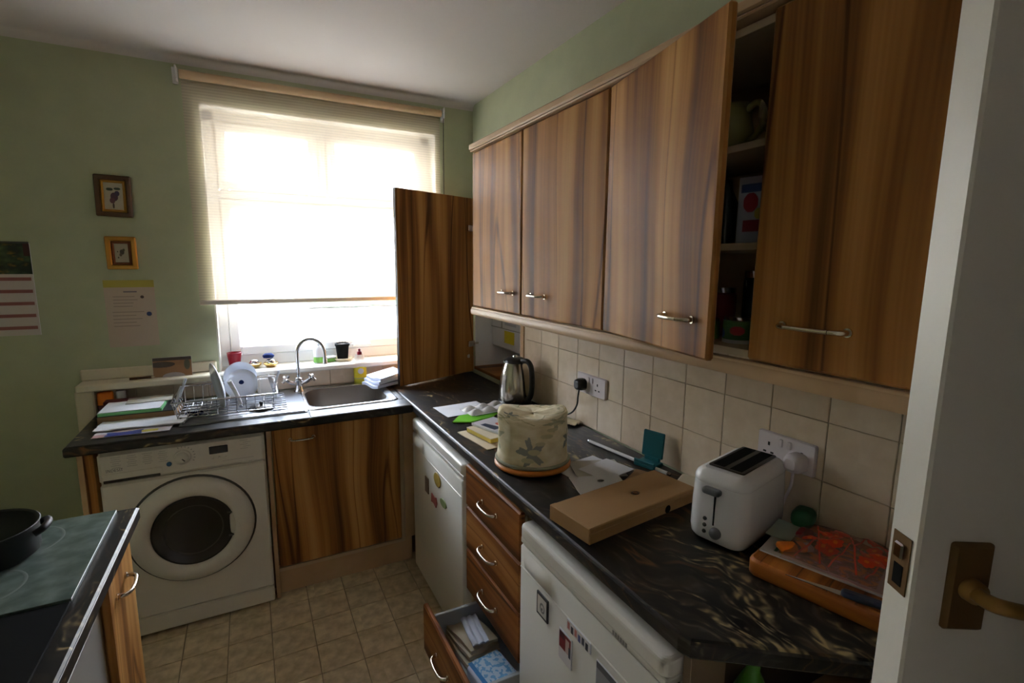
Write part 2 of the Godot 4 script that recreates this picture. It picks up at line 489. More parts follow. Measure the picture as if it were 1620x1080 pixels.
func shell():
	# floor: a backing and single vinyl tiles where the photograph shows them
	var fl := struct("floor", boxes([span(Vector3(-2.7, -0.1, -0.3), Vector3(1.3, -0.004, 4.4))], 0.0), M.vinyl_joint)
	for ix in range(-11, 3):
		for iz in range(-1, 18):
			var x := -1.285 + 0.1655 * (ix + 4); var z := 0.585 + 0.166 * iz
			if x < -1.8 or x > -0.3 or z < 0.35 or z > 3.0: continue
			obj("tile", bx(Vector3(0.1625, 0.008, 0.163), 0.0015), M["vinyl_%d" % rng.randi_range(0, 3)], fl, Vector3(x + 0.083, -0.0038, z + 0.083))
	struct("ceiling", boxes([span(Vector3(-2.7, CEIL, -0.3), Vector3(1.3, CEIL + 0.15, 4.4))], 0.0), M.ceiling_white)
	# window wall with its opening
	struct("wall_back", boxes([span(Vector3(-2.7, -0.1, -0.3), Vector3(-1.442, CEIL + 0.1, 0.0)), span(Vector3(-0.237, -0.1, -0.3), Vector3(0.5, CEIL + 0.1, 0.0)),
		span(Vector3(-1.442, -0.1, -0.3), Vector3(-0.237, 1.0, 0.0)), span(Vector3(-1.442, 2.362, -0.3), Vector3(-0.237, CEIL + 0.1, 0.0))], 0.0), M.green_wall)
	# cabinet wall, with the recess that holds the boiler, and its tiles
	var wr := struct("wall_right", boxes([span(Vector3(0, -0.1, 0.0), Vector3(0.45, 0.925, 0.66)), span(Vector3(0, 2.01, 0.0), Vector3(0.45, CEIL + 0.1, 0.66)), span(Vector3(0, -0.1, 0.66), Vector3(0.45, CEIL + 0.1, 3.2)),
		span(Vector3(0, 0.925, 0.0), Vector3(0.45, 2.01, 0.025)), span(Vector3(0.38, 0.925, 0.025), Vector3(0.45, 2.01, 0.66))], 0.0), M.green_wall)
	obj("grout", bx(Vector3(0.004, 0.475, 2.06), 0.0), M.grout, wr, Vector3(-0.002, 1.1425, 1.715))
	var z0 := 1.182 - 0.1555 * 3
	for k in 13:
		for r in 3:
			obj("tile", bx(Vector3(0.008, 0.1532, 0.1538), 0.0016), M["tile_%d" % rng.randi_range(0, 2)], wr, Vector3(-0.006, 0.906 + 0.076 + 0.1545 * r, z0 + 0.1555 * (k + 0.5)))
	struct("wall_left", boxes([span(Vector3(-2.8, -0.1, -0.3), Vector3(-2.6, CEIL + 0.1, 3.2)), span(Vector3(-2.6, -0.1, 1.2), Vector3(-2.26, CEIL + 0.1, 3.2))], 0.0), M.green_wall)
	struct("wall_front", boxes([span(Vector3(-2.7, -0.1, 3.09), Vector3(-0.79, CEIL + 0.1, 3.2)), span(Vector3(-0.79, 2.05, 3.09), Vector3(0.1, CEIL + 0.1, 3.2))], 0.0), M.ceiling_white)
	struct("wall_hall", boxes([span(Vector3(-1.3, -0.1, 3.2), Vector3(-1.2, CEIL + 0.1, 4.4)), span(Vector3(0.5, -0.1, 3.2), Vector3(0.6, CEIL + 0.1, 4.4)), span(Vector3(-1.3, -0.1, 4.3), Vector3(0.6, CEIL + 0.1, 4.4)), span(Vector3(0.0, -0.1, 3.2), Vector3(0.6, CEIL + 0.1, 3.3))], 0.0), M.hall_paint)
	# the thin coving over the window wall and the painted ledge beside the window
	var cv := []
	for k in 7:
		var a := PI / 2 * k / 6
		cv.append(Vector2(0.032 * (1.0 - sin(a)), CEIL - 0.032 * (1.0 - cos(a))))
	var st := new_st(); st.set_smooth_group(0); var r0 := []; var r1 := []
	for p in cv: r0.append(Vector3(-2.6, p.y, p.x)); r1.append(Vector3(0.0, p.y, p.x))
	strip(st, [r1, r0], false); st.generate_normals()
	struct("trim_1", st.commit(), M.ceiling_white)
	struct("trim_2", boxes([span(Vector3(-2.005, 1.008, 0.0), Vector3(-1.452, 1.04, 0.115)), span(Vector3(-2.005, 1.04, 0.0), Vector3(-1.452, 1.094, 0.012)), span(Vector3(-2.012, 0.0, 0.0), Vector3(-1.942, 1.010, 0.105))], 0.006), M.cream_paint)
	# splash tiles between the worktop and the sill
	var sp := struct("trim_3", bx(Vector3(1.95, 0.10, 0.004), 0.0), M.grout, Vector3(-0.975, 0.957, 0.002))
	for k in 13:
		obj("tile", bx(Vector3(0.1485, 0.096, 0.008), 0.0018), M["tile_%d" % rng.randi_range(0, 2)], sp, Vector3(-0.975 + 0.076 + 0.15 * k, 0.0, 0.005))

func window_and_blind():
	var w := Node3D.new(); w.name = "window_1"; add_child(w); w.set_meta("kind", "structure")
	var zf := -0.16
	var fr := [span(Vector3(-1.442, 1.03, zf - 0.03), Vector3(-1.385, 2.362, zf + 0.03)), span(Vector3(-0.294, 1.03, zf - 0.03), Vector3(-0.237, 2.362, zf + 0.03)), span(Vector3(-1.442, 2.31, zf - 0.03), Vector3(-0.237, 2.362, zf + 0.03)),
		span(Vector3(-1.442, 1.03, zf - 0.03), Vector3(-0.237, 1.095, zf + 0.03)), span(Vector3(-1.385, 1.925, zf - 0.03), Vector3(-0.294, 1.975, zf + 0.03)), span(Vector3(-0.895, 1.975, zf - 0.03), Vector3(-0.845, 2.31, zf + 0.03))]
	obj("window_frame", boxes(fr, 0.006), M.upvc, w)
	for s in [[-1.385, -0.895, 1.975, 2.31], [-0.845, -0.294, 1.975, 2.31], [-1.385, -0.294, 1.095, 1.925]]:
		var t := 0.048
		var sash := obj("sash", boxes([span(Vector3(s[0], s[2], zf), Vector3(s[0] + t, s[3], zf + 0.045)), span(Vector3(s[1] - t, s[2], zf), Vector3(s[1], s[3], zf + 0.045)),
			span(Vector3(s[0] + t, s[2], zf), Vector3(s[1] - t, s[2] + t, zf + 0.045)), span(Vector3(s[0] + t, s[3] - t, zf), Vector3(s[1] - t, s[3], zf + 0.045))], 0.006), M.upvc, w)
		obj("pane", bx(Vector3(s[1] - s[0] - 2 * t + 0.01, s[3] - s[2] - 2 * t + 0.01, 0.004), 0.0), M.window_glass, sash, Vector3((s[0] + s[1]) / 2, (s[2] + s[3]) / 2, zf + 0.02))
	var hd := obj("handle", bx(Vector3(0.03, 0.012, 0.03), 0.003), M.upvc, w, Vector3(-0.74, 1.115, zf + 0.055))
	obj("lever", bx(Vector3(0.11, 0.014, 0.012), 0.004), M.upvc, hd, Vector3(0.045, 0.0, 0.014))
	var reveal := boxes([span(Vector3(-1.4415, 1.03, -0.3), Vector3(-1.434, 2.362, -0.002)), span(Vector3(-0.245, 1.03, -0.3), Vector3(-0.2375, 2.362, -0.002)), span(Vector3(-1.434, 2.354, -0.3), Vector3(-0.245, 2.3615, -0.002))], 0.0)
	obj("reveal", reveal, M.white_paint, w)
	obj("sill", boxes([span(Vector3(-1.4415, 1.0, -0.3), Vector3(-0.2375, 1.032, 0.0)), span(Vector3(-1.452, 1.004, 0.0), Vector3(-0.05, 1.032, 0.06))], 0.006), M.white_paint, w)
	# roller blind
	var b := thing("roller_blind", "cream roller blind half drawn down over the kitchen window", "blind", Vector3(-0.862, 2.468, 0.035))
	var tl := []; for k in 2: tl.append(Vector3(-0.643 + 1.286 * k, 0, 0))
	obj("roller", tube(tl, 0.02, 20), M.blind_rail, b)
	for s in [-1.0, 1.0]:
		obj("bracket", boxes([span(Vector3(s * 0.662 - 0.012, -0.04, -0.035), Vector3(s * 0.662 + 0.012, 0.035, -0.027)), span(Vector3(s * 0.655 - 0.004, -0.03, -0.029), Vector3(s * 0.655 + 0.004, 0.03, 0.028))], 0.002), M.upvc, b)
	var st := new_st()
	var top := -0.01; var bot := 1.392 - 2.468
	for q in [[-1, 0], [-1, 1], [1, 1], [-1, 0], [1, 1], [1, 0]]:
		st.set_normal(Vector3(0, 0, 1)); st.set_uv(Vector2(q[0] * 0.5 + 0.5, 1.0 - q[1])); st.add_vertex(Vector3(q[0] * 0.640, lerpf(bot, top, q[1]), -0.0175))
	obj("cloth", st.commit(), M.blind_cloth, b)
	var bar := mat("blind_bar", rgb(236, 228, 212), 0.7); bar.backlight_enabled = true; bar.backlight = Color(0.34, 0.33, 0.31)
	obj("bottom_bar", bx(Vector3(1.284, 0.024, 0.010), 0.004), bar, b, Vector3(0, bot + 0.004, -0.0175))
	obj("cord", tube([Vector3(0.651, 0.0, 0.02), Vector3(0.652, -0.5, 0.012), Vector3(0.652, -1.05, 0.01)], 0.0022, 6), M.seal_grey, b)

func outside():
	struct("ground_outside", boxes([span(Vector3(-30, -0.7, -60), Vector3(30, -0.5, -0.3))], 0.0), M.concrete)
	var sh := thing("outbuilding", "white rendered outbuilding seen through the window, with a sloping right edge", "building", Vector3(0, 0, -2.2))
	obj("wall", stack(PackedVector2Array([Vector2(-3.6, 0), Vector2(-0.39, 0), Vector2(-0.60, 0.95), Vector2(-0.84, 1.9), Vector2(-2.2, 2.5), Vector2(-3.6, 1.9)]), [Vector2(0, 0), Vector2(0, 1.2)], false), M.render_white, sh, Vector3(0, -0.5, 0.0), Vector3(-PI / 2, 0, 0))
	sh.rotation = Vector3.ZERO
	# a low brick wall beyond it, its bricks laid in courses
	var bw := thing("garden_wall", "low brick garden wall outside the window beside the outbuilding", "wall", Vector3(1.3, -0.5, -7.0))
	obj("mortar", bx(Vector3(5.9, 0.86, 0.20), 0.0), M.concrete, bw, Vector3(0, 0.43, 0))
	for r in 11:
		for k in 25:
			obj("brick", bx(Vector3(0.222, 0.066, 0.216), 0.004), M.brick_red, bw, Vector3(-2.85 + 0.234 * k + (0.117 if r % 2 else 0.0), 0.04 + 0.076 * r, 0.0))
	obj("coping", bx(Vector3(5.95, 0.06, 0.28), 0.01), M.render_white, bw, Vector3(0, 0.89, 0))
	var hg := thing("hedge", "distant dark hedge line beyond the garden wall", "hedge", Vector3(4, -0.5, -22))
	obj("foliage", sheet(26.0, 1.2, 0.9, crumple(0.25, 4, 9.0), 26), M.hedge, hg, Vector3.ZERO)

# ==================================================================== handles and cupboard doors
func handle(parent: Node, at: Vector3, rot := Vector3.ZERO, half := 0.055, m: Material = null) -> MeshInstance3D:
	# a bowed bar on two round feet, along local x, standing out along local z
	if m == null: m = M.nickel
	var key := "handle%s" % half
	if not mesh_cache.has(key):
		var st := new_st()
		for s in [-1.0, 1.0]:
			add_tube(st, [Vector3(s * half, 0, 0), Vector3(s * half, 0, 0.004)], 0.0085, 12)
			add_tube(st, curve([Vector3(s * half, 0, 0.002), Vector3(s * half, 0, 0.014), Vector3(s * (half - 0.008), 0, 0.024), Vector3(s * (half - 0.02), 0, 0.029)], 4), 0.0062, 10, false, 0.0045)
		add_tube(st, curve([Vector3(-half + 0.02, 0, 0.029), Vector3(0, 0, 0.031), Vector3(half - 0.02, 0, 0.029)], 6), 0.0048, 10)
		st.generate_normals(); mesh_cache[key] = st.commit()
	return obj("handle", mesh_cache[key], m, parent, at, rot)

func front_panel(w: float, h: float) -> ArrayMesh:      # a 19 mm front with softened edges, facing +z, back at z = 0
	var key := "front%s,%s" % [w, h]
	if not mesh_cache.has(key):
		mesh_cache[key] = bx(Vector3(w, h, 0.02), 0.005)
	return mesh_cache[key]

# ==================================================================== worktops
func worktops():
	var a := thing("worktop", "dark marbled worktop under the window, holding the sink", "worktop", Vector3(0, 0.865, 0))
	# the run under the window is cut out for the bowl
	var prof := [Vector2(0.005, 0.0), Vector2(0.0, 0.006), Vector2(0.0, 0.032), Vector2(0.003, 0.037), Vector2(0.008, 0.04)]
	obj("slab", stack(PackedVector2Array([Vector2(-1.939, 0.012), Vector2(-1.062, 0.012), Vector2(-1.062, 0.61), Vector2(-1.937, 0.61)]), prof, false), M.stone_1, a)
	obj("slab", stack(PackedVector2Array([Vector2(-1.07, 0.47), Vector2(-0.592, 0.47), Vector2(-0.592, 0.61), Vector2(-1.07, 0.61)]), prof, false), M.stone_1, a)
	obj("slab", stack(PackedVector2Array([Vector2(-1.07, 0.012), Vector2(-0.592, 0.012), Vector2(-0.592, 0.05), Vector2(-1.07, 0.05)]), prof, false), M.stone_1, a)
	obj("slab", stack(PackedVector2Array([Vector2(-0.65, 0.045), Vector2(-0.592, 0.045), Vector2(-0.592, 0.48), Vector2(-0.65, 0.48)]), prof, false), M.stone_1, a)
	var b := thing("worktop", "long dark marbled worktop along the tiled wall, with a cut corner near the door", "worktop", Vector3(0, 0.865, 0))
	var poly := PackedVector2Array([Vector2(-0.592, 0.012), Vector2(-0.012, 0.012), Vector2(-0.012, 2.66), Vector2(-0.20, 2.66), Vector2(-0.34, 2.565), Vector2(-0.585, 2.385), Vector2(-0.592, 2.36)])
	obj("slab", stack(poly, prof, false), M.stone_0, b)

# ==================================================================== sink side
func sink_run():
	# washing machine
	var wm := thing("washing_machine", "white front-loading washing machine under the window worktop", "washing machine", Vector3(-1.5575, 0.0, 0.0))
	obj("body", boxes([span(Vector3(-0.297, 0.02, 0.03), Vector3(0.297, 0.848, 0.535))], 0.008), M.appliance_white, wm)
	obj("front", boxes([span(Vector3(-0.2965, 0.10, 0.525), Vector3(0.2965, 0.715, 0.556))], 0.008), M.appliance_white, wm)
	obj("kick_panel", boxes([span(Vector3(-0.2965, 0.02, 0.525), Vector3(0.2965, 0.098, 0.554))], 0.006), M.appliance_white, wm)
	var cp := obj("control_panel", boxes([span(Vector3(-0.2965, 0.718, 0.525), Vector3(0.2965, 0.847, 0.560))], 0.012), M.appliance_white, wm)
	var ring := [[Vector2(0.232, 0.0), Vector2(0.230, 0.012), Vector2(0.222, 0.026), Vector2(0.205, 0.036), Vector2(0.185, 0.040), Vector2(0.166, 0.036), Vector2(0.156, 0.026), Vector2(0.152, 0.012)]]
	var dr := obj("door", lathe(ring, 56), M.appliance_white, wm, Vector3(0.004, 0.462, 0.556), Vector3(PI / 2, 0, 0))
	obj("gap", lathe([[Vector2(0.240, 0.0), Vector2(0.240, 0.0012), Vector2(0.228, 0.0012)]], 56), M.seal_grey, wm, Vector3(0.004, 0.464, 0.556), Vector3(PI / 2, 0, 0))
	obj("door_glass", lathe([[Vector2(0.156, 0.014), Vector2(0.152, 0.022), Vector2(0.145, 0.022)], [Vector2(0.145, 0.022), Vector2(0.13, 0.016), Vector2(0.10, 0.009), Vector2(0.06, 0.005), Vector2(0.0, 0.004)]], 48), M.door_glass_dark, dr, Vector3(0, 0.002, 0))
	obj("drum_rim", lathe([[Vector2(0.112, 0.013), Vector2(0.109, 0.016), Vector2(0.106, 0.013)]], 48), M.drum_steel, dr)
	obj("grip", stack(rrect(0.03, 0.10, 0.012, 5), [Vector2(0, 0.0), Vector2(0, 0.02), Vector2(0.004, 0.027)]), M.appliance_white, dr, Vector3(0.150, 0.0, 0.0))
	for s in [-1.0, 1.0]: obj("grip_edge", bx(Vector3(0.03, 0.017, 0.008), 0.002), M.seal_grey, dr, Vector3(0.143, 0.0185, s * 0.054))
	# controls
	obj("dial", lathe([[Vector2(0.031, 0.0), Vector2(0.030, 0.012), Vector2(0.024, 0.013)], [Vector2(0.024, 0.013), Vector2(0.023, 0.026), Vector2(0.0, 0.028)]], 32), M.appliance_white, cp, Vector3(-0.013, 0.790, 0.560), Vector3(PI / 2, 0, 0))
	obj("dial_mark", bx(Vector3(0.004, 0.014, 0.001), 0.0), M.seal_grey, cp, Vector3(-0.008, 0.784, 0.5885), Vector3(0, 0, 0.7))
	for k in 9:
		var an := -0.5 + 2.4 * k / 8.0
		obj("dial_tick", bx(Vector3(0.0025, 0.006, 0.0006), 0.0), M.print_grey, cp, Vector3(-0.013 + 0.043 * cos(an), 0.79 + 0.043 * sin(an), 0.5603), Vector3(0, 0, an - PI / 2))
	obj("display", bx(Vector3(0.07, 0.034, 0.004), 0.002), M.display_black, cp, Vector3(0.118, 0.800, 0.5605))
	obj("power_button", lathe([[Vector2(0.0095, 0.0), Vector2(0.009, 0.004), Vector2(0.0, 0.005)]], 20), M.blue_button, cp, Vector3(-0.062, 0.767, 0.560), Vector3(PI / 2, 0, 0))
	for k in 3: obj("button", lathe([[Vector2(0.005, 0.0), Vector2(0.0045, 0.003), Vector2(0.0, 0.0035)]], 14), M.appliance_white, cp, Vector3(0.095 + 0.024 * k, 0.766, 0.560), Vector3(PI / 2, 0, 0))
	var st := new_st()
	for c in 4:
		for r in 6: add_box(st, Vector3(-0.255 + 0.052 * c + 0.018, 0.826 - 0.0085 * r, 0.5602), Vector3([0.032, 0.028, 0.034, 0.022][(r + c) % 4], 0.0022, 0.0006), 0.0)
	for r in 5: add_box(st, Vector3(0.215 + 0.012 * (r % 2), 0.826 - 0.009 * r, 0.5602), Vector3(0.03, 0.002, 0.0006), 0.0)
	add_box(st, Vector3(0.19, 0.746, 0.5602), Vector3(0.12, 0.0016, 0.0006), 0.0)
	obj("programme_print", st.commit(), mat("faint_print", rgb(188, 184, 178), 0.6), cp).set_meta("kind", "stuff")
	var dw := obj("soap_drawer", boxes([span(Vector3(-0.285, 0.732, 0.556), Vector3(-0.085, 0.762, 0.5608))], 0.003), M.appliance_white, cp)
	obj("drawer_grip", boxes([span(Vector3(-0.282, 0.724, 0.5585), Vector3(-0.095, 0.735, 0.562))], 0.0), M.seal_grey, dw)
	lettering("INDESIT", 0.011, cp, M.lever_grey, Vector3(-0.244, 0.773, 0.5603))
	# wood end panel left of it
	var ep := thing("end_panel", "walnut end panel left of the washing machine", "panel", Vector3(-1.886, 0, 0))
	obj("board", boxes([span(Vector3(-0.030, 0.0, 0.03), Vector3(0.020, 0.864, 0.545))], 0.002), M.walnut_2, ep)
	obj("edging", boxes([span(Vector3(-0.030, 0.0, 0.545), Vector3(-0.012, 0.864, 0.55))], 0.001), M.beech, ep)
	# sink cupboard
	var c := thing("sink_cupboard", "walnut cupboard under the sink with one wide door", "cabinet", Vector3(-0.935, 0, 0))
	obj("body", boxes([span(Vector3(-0.318, 0.12, 0.03), Vector3(-0.300, 0.70, 0.492)), span(Vector3(0.300, 0.12, 0.03), Vector3(0.318, 0.70, 0.492)), span(Vector3(-0.3, 0.12, 0.03), Vector3(0.3, 0.138, 0.492)), span(Vector3(-0.318, 0.70, 0.47), Vector3(0.318, 0.862, 0.492))], 0.001), M.carcass, c)
	obj("edging", boxes([span(Vector3(-0.318, 0.0, 0.40), Vector3(-0.300, 0.862, 0.515))], 0.001), M.beech, c)
	obj("plinth", boxes([span(Vector3(-0.30, 0.0, 0.462), Vector3(0.36, 0.148, 0.478))], 0.002), M.beech, c)
	var d := obj("door", front_panel(0.592, 0.712), M.walnut_1, c, Vector3(0.001, 0.508, 0.503))
	handle(d, Vector3(-0.168, 0.276, 0.010), Vector3.ZERO, 0.05)
	var fp := thing("filler_panel", "narrow pale filler panel between sink cupboard and fridge", "panel", Vector3(-0.608, 0, 0))
	obj("board", boxes([span(Vector3(-0.008, 0.15, 0.485), Vector3(0.060, 0.862, 0.512))], 0.002), M.beech, fp)
	# inset sink with drainer
	var s := thing("sink", "stainless steel sink with one bowl and a ribbed drainer", "sink", Vector3(0, 0.9065, 0))
	var bowl := rrect(0.385, 0.40, 0.10, 8)
	var bo := PackedVector2Array(); for p in bowl: bo.append(p + Vector2(-0.858, 0.262))
	# rim as four bars round the bowl corner arcs: a ring between the bowl's edge and a rounded outline
	var outer := PackedVector2Array(); for p in rrect(0.445, 0.462, 0.04, 8): outer.append(p + Vector2(-0.848, 0.262))
	var st2 := new_st(); st2.set_smooth_group(0); var rows := [[], [], [], []]
	for i in outer.size():
		rows[0].append(Vector3(outer[i].x, 0.0, outer[i].y)); var ou := outer[i].lerp(bo[i], 0.15)
		rows[1].append(Vector3(ou.x, 0.005, ou.y)); var ov := outer[i].lerp(bo[i], 0.8)
		rows[2].append(Vector3(ov.x, 0.003, ov.y)); rows[3].append(Vector3(bo[i].x, -0.004, bo[i].y))
	strip(st2, rows, true); st2.generate_normals()
	obj("rim", st2.commit(), M.steel, s)
	var lv := new_st(); lv.set_smooth_group(0); var r2 := []
	for q in [[0.0, -0.004], [0.004, -0.02], [0.012, -0.10], [0.03, -0.150], [0.07, -0.165], [0.15, -0.17]]:
		var row := []
		for p in bo: row.append(Vector3(lerpf(p.x, -0.858, q[0] / 0.2), q[1], lerpf(p.y, 0.262, q[0] / 0.2)))
		r2.append(row)
	strip(lv, r2, true); lv.generate_normals()
	obj("bowl", lv.commit(), M.bowl_steel, s)
	obj("plughole", lathe([[Vector2(0.06, 0.0), Vector2(0.04, 0.003), Vector2(0.02, 0.001), Vector2(0.0, 0.0)]], 24), M.drum_steel, s, Vector3(-0.858, -0.171, 0.262))
	var dr2 := new_st()
	add_box(dr2, Vector3(-1.325, 0.001, 0.275), Vector3(0.51, 0.004, 0.475), 0.0015)
	for k in 9: add_tube(dr2, [Vector3(-1.53, 0.003, 0.10 + 0.042 * k), Vector3(-1.15, 0.003, 0.10 + 0.042 * k)], 0.004, 8)
	add_tube(dr2, [Vector3(-1.575, 0.003, 0.046), Vector3(-1.575, 0.003, 0.505), Vector3(-1.08, 0.003, 0.505)], 0.005, 8)
	dr2.generate_normals()
	obj("drainer", dr2.commit(), mat("drainer_steel", rgb(150, 152, 158), 0.34, 1.0), s)
	# mixer tap
	var t := thing("mixer_tap", "chrome mixer tap with tall swan-neck spout and cross handles", "tap", Vector3(-1.072, 0.9095, 0.10))
	obj("base", lathe([[Vector2(0.028, 0.0), Vector2(0.027, 0.008), Vector2(0.02, 0.014), Vector2(0.018, 0.05), Vector2(0.021, 0.06), Vector2(0.018, 0.075), Vector2(0.0, 0.08)]], 24), M.chrome, t)
	var sp := []
	for k in 4: sp.append(Vector3(0.0, 0.06 + 0.05 * k, 0.0))
	for k in 13:
		var an := PI - PI * k / 12.0
		sp.append(Vector3(0.066 + 0.066 * cos(an), 0.215 + 0.072 * sin(an), (0.066 + 0.066 * cos(an)) * 0.35))
	sp.append(Vector3(0.134, 0.165, 0.047))
	obj("spout", tube(sp, 0.0095, 14), M.chrome, t)
	obj("nozzle", tube([Vector3(0.134, 0.172, 0.047), Vector3(0.135, 0.150, 0.047)], 0.0115, 14), M.chrome, t)
	for sg in [-1.0, 1.0]:
		obj("arm", tube([Vector3(0, 0.04, 0), Vector3(sg * 0.035, 0.052, 0.012), Vector3(sg * 0.052, 0.066, 0.02)], 0.0105, 12), M.chrome, t)
		var hb := new_st(); var ctr := Vector3(sg * 0.062, 0.076, 0.026); var ax := Vector3(sg * 0.7, 0.65, 0.3).normalized()
		add_tube(hb, [ctr - ax * 0.012, ctr + ax * 0.014], 0.010, 12)
		var e1 := ax.cross(Vector3(0, 0, 1)).normalized(); var e2 := ax.cross(e1)
		for e in [e1, -e1, e2, -e2]: add_tube(hb, [ctr + ax * 0.004, ctr + ax * 0.004 + e * 0.024], 0.0065, 10, false, 0.0082)
		hb.generate_normals()
		obj("cross_handle", hb.commit(), M.chrome, t)

# ==================================================================== right-hand base units
func fridge_mesh(called: String, label: String, z0: float, z1: float, front: float, text := false) -> Node3D:
	var w := z1 - z0
	var f := thing(called, label, "fridge", Vector3(front, 0, (z0 + z1) / 2), -PI / 2)     # local x runs along the wall, local z into the room
	obj("body", boxes([span(Vector3(-w / 2 + 0.004, 0.03, -0.56), Vector3(w / 2 - 0.004, 0.80, -0.052))], 0.006), M.appliance_white, f)
	obj("lid", stack(rrect(w, 0.58, 0.022, 8), [Vector2(0.003, 0.0), Vector2(0.0, 0.003), Vector2(0.0, 0.031), Vector2(0.0015, 0.036), Vector2(0.005, 0.0395), Vector2(0.010, 0.041)], false), M.appliance_white, f, Vector3(0, 0.806, -0.289))
	obj("fascia", boxes([span(Vector3(-w / 2 + 0.002, 0.785, -0.05), Vector3(w / 2 - 0.002, 0.804, -0.004))], 0.003), M.appliance_white, f)
	var d := obj("door", stack(rrect(w, 0.045, 0.016, 5), [Vector2(0.004, 0.0), Vector2(0.0, 0.006), Vector2(0.0, 0.702), Vector2(0.006, 0.710)], true), M.appliance_white, f, Vector3(0, 0.072, -0.0225))
	obj("door_seal", boxes([span(Vector3(-w / 2 + 0.012, 0.09, -0.053), Vector3(w / 2 - 0.012, 0.775, -0.044))], 0.001), M.seal_grey, f)
	obj("kick_plate", boxes([span(Vector3(-w / 2 + 0.01, 0.0, -0.09), Vector3(w / 2 - 0.01, 0.066, -0.06))], 0.002), M.seal_grey, f)
	# the scooped handle at the hinge-free end
	var st := new_st(); st.set_smooth_group(0); var rows := []
	for i in 7:
		var row := []
		for j in 9:
			var u := float(j) / 8.0; var v := float(i) / 6.0
			var bulge := 0.016 * sin(PI * v) * pow(sin(PI * clampf(u, 0.02, 0.98)), 0.6)
			row.append(Vector3(-w / 2 + 0.035 + 0.15 * u, 0.648 + 0.055 * v, 0.0225 + bulge))
		rows.append(row)
	rows.reverse()
	strip(st, rows, false); st.generate_normals()
	obj("handle", st.commit(), M.appliance_white, d)
	obj("ridge", boxes([span(Vector3(-w / 2 + 0.012, 0.640, 0.0215), Vector3(w / 2 - 0.012, 0.646, 0.0255))], 0.002), M.appliance_white, d)
	return f

func magnet(label: String, at: Vector3, mesh: Mesh, m: Material) -> MeshInstance3D:
	var o := obj("fridge_magnet", mesh, m, null, at, Vector3(0, -PI / 2, 0))
	tag(o, label, "magnet", "magnets on the two fridge doors")
	return o

func oval(w: float, h: float, t := 0.004) -> ArrayMesh:
	var p := PackedVector2Array()
	for k in 24: p.append(Vector2(w / 2 * cos(TAU * k / 24), h / 2 * sin(TAU * k / 24)))
	return stack(p, [Vector2(0, 0), Vector2(0, t * 0.6), Vector2(0.001, t)], false)

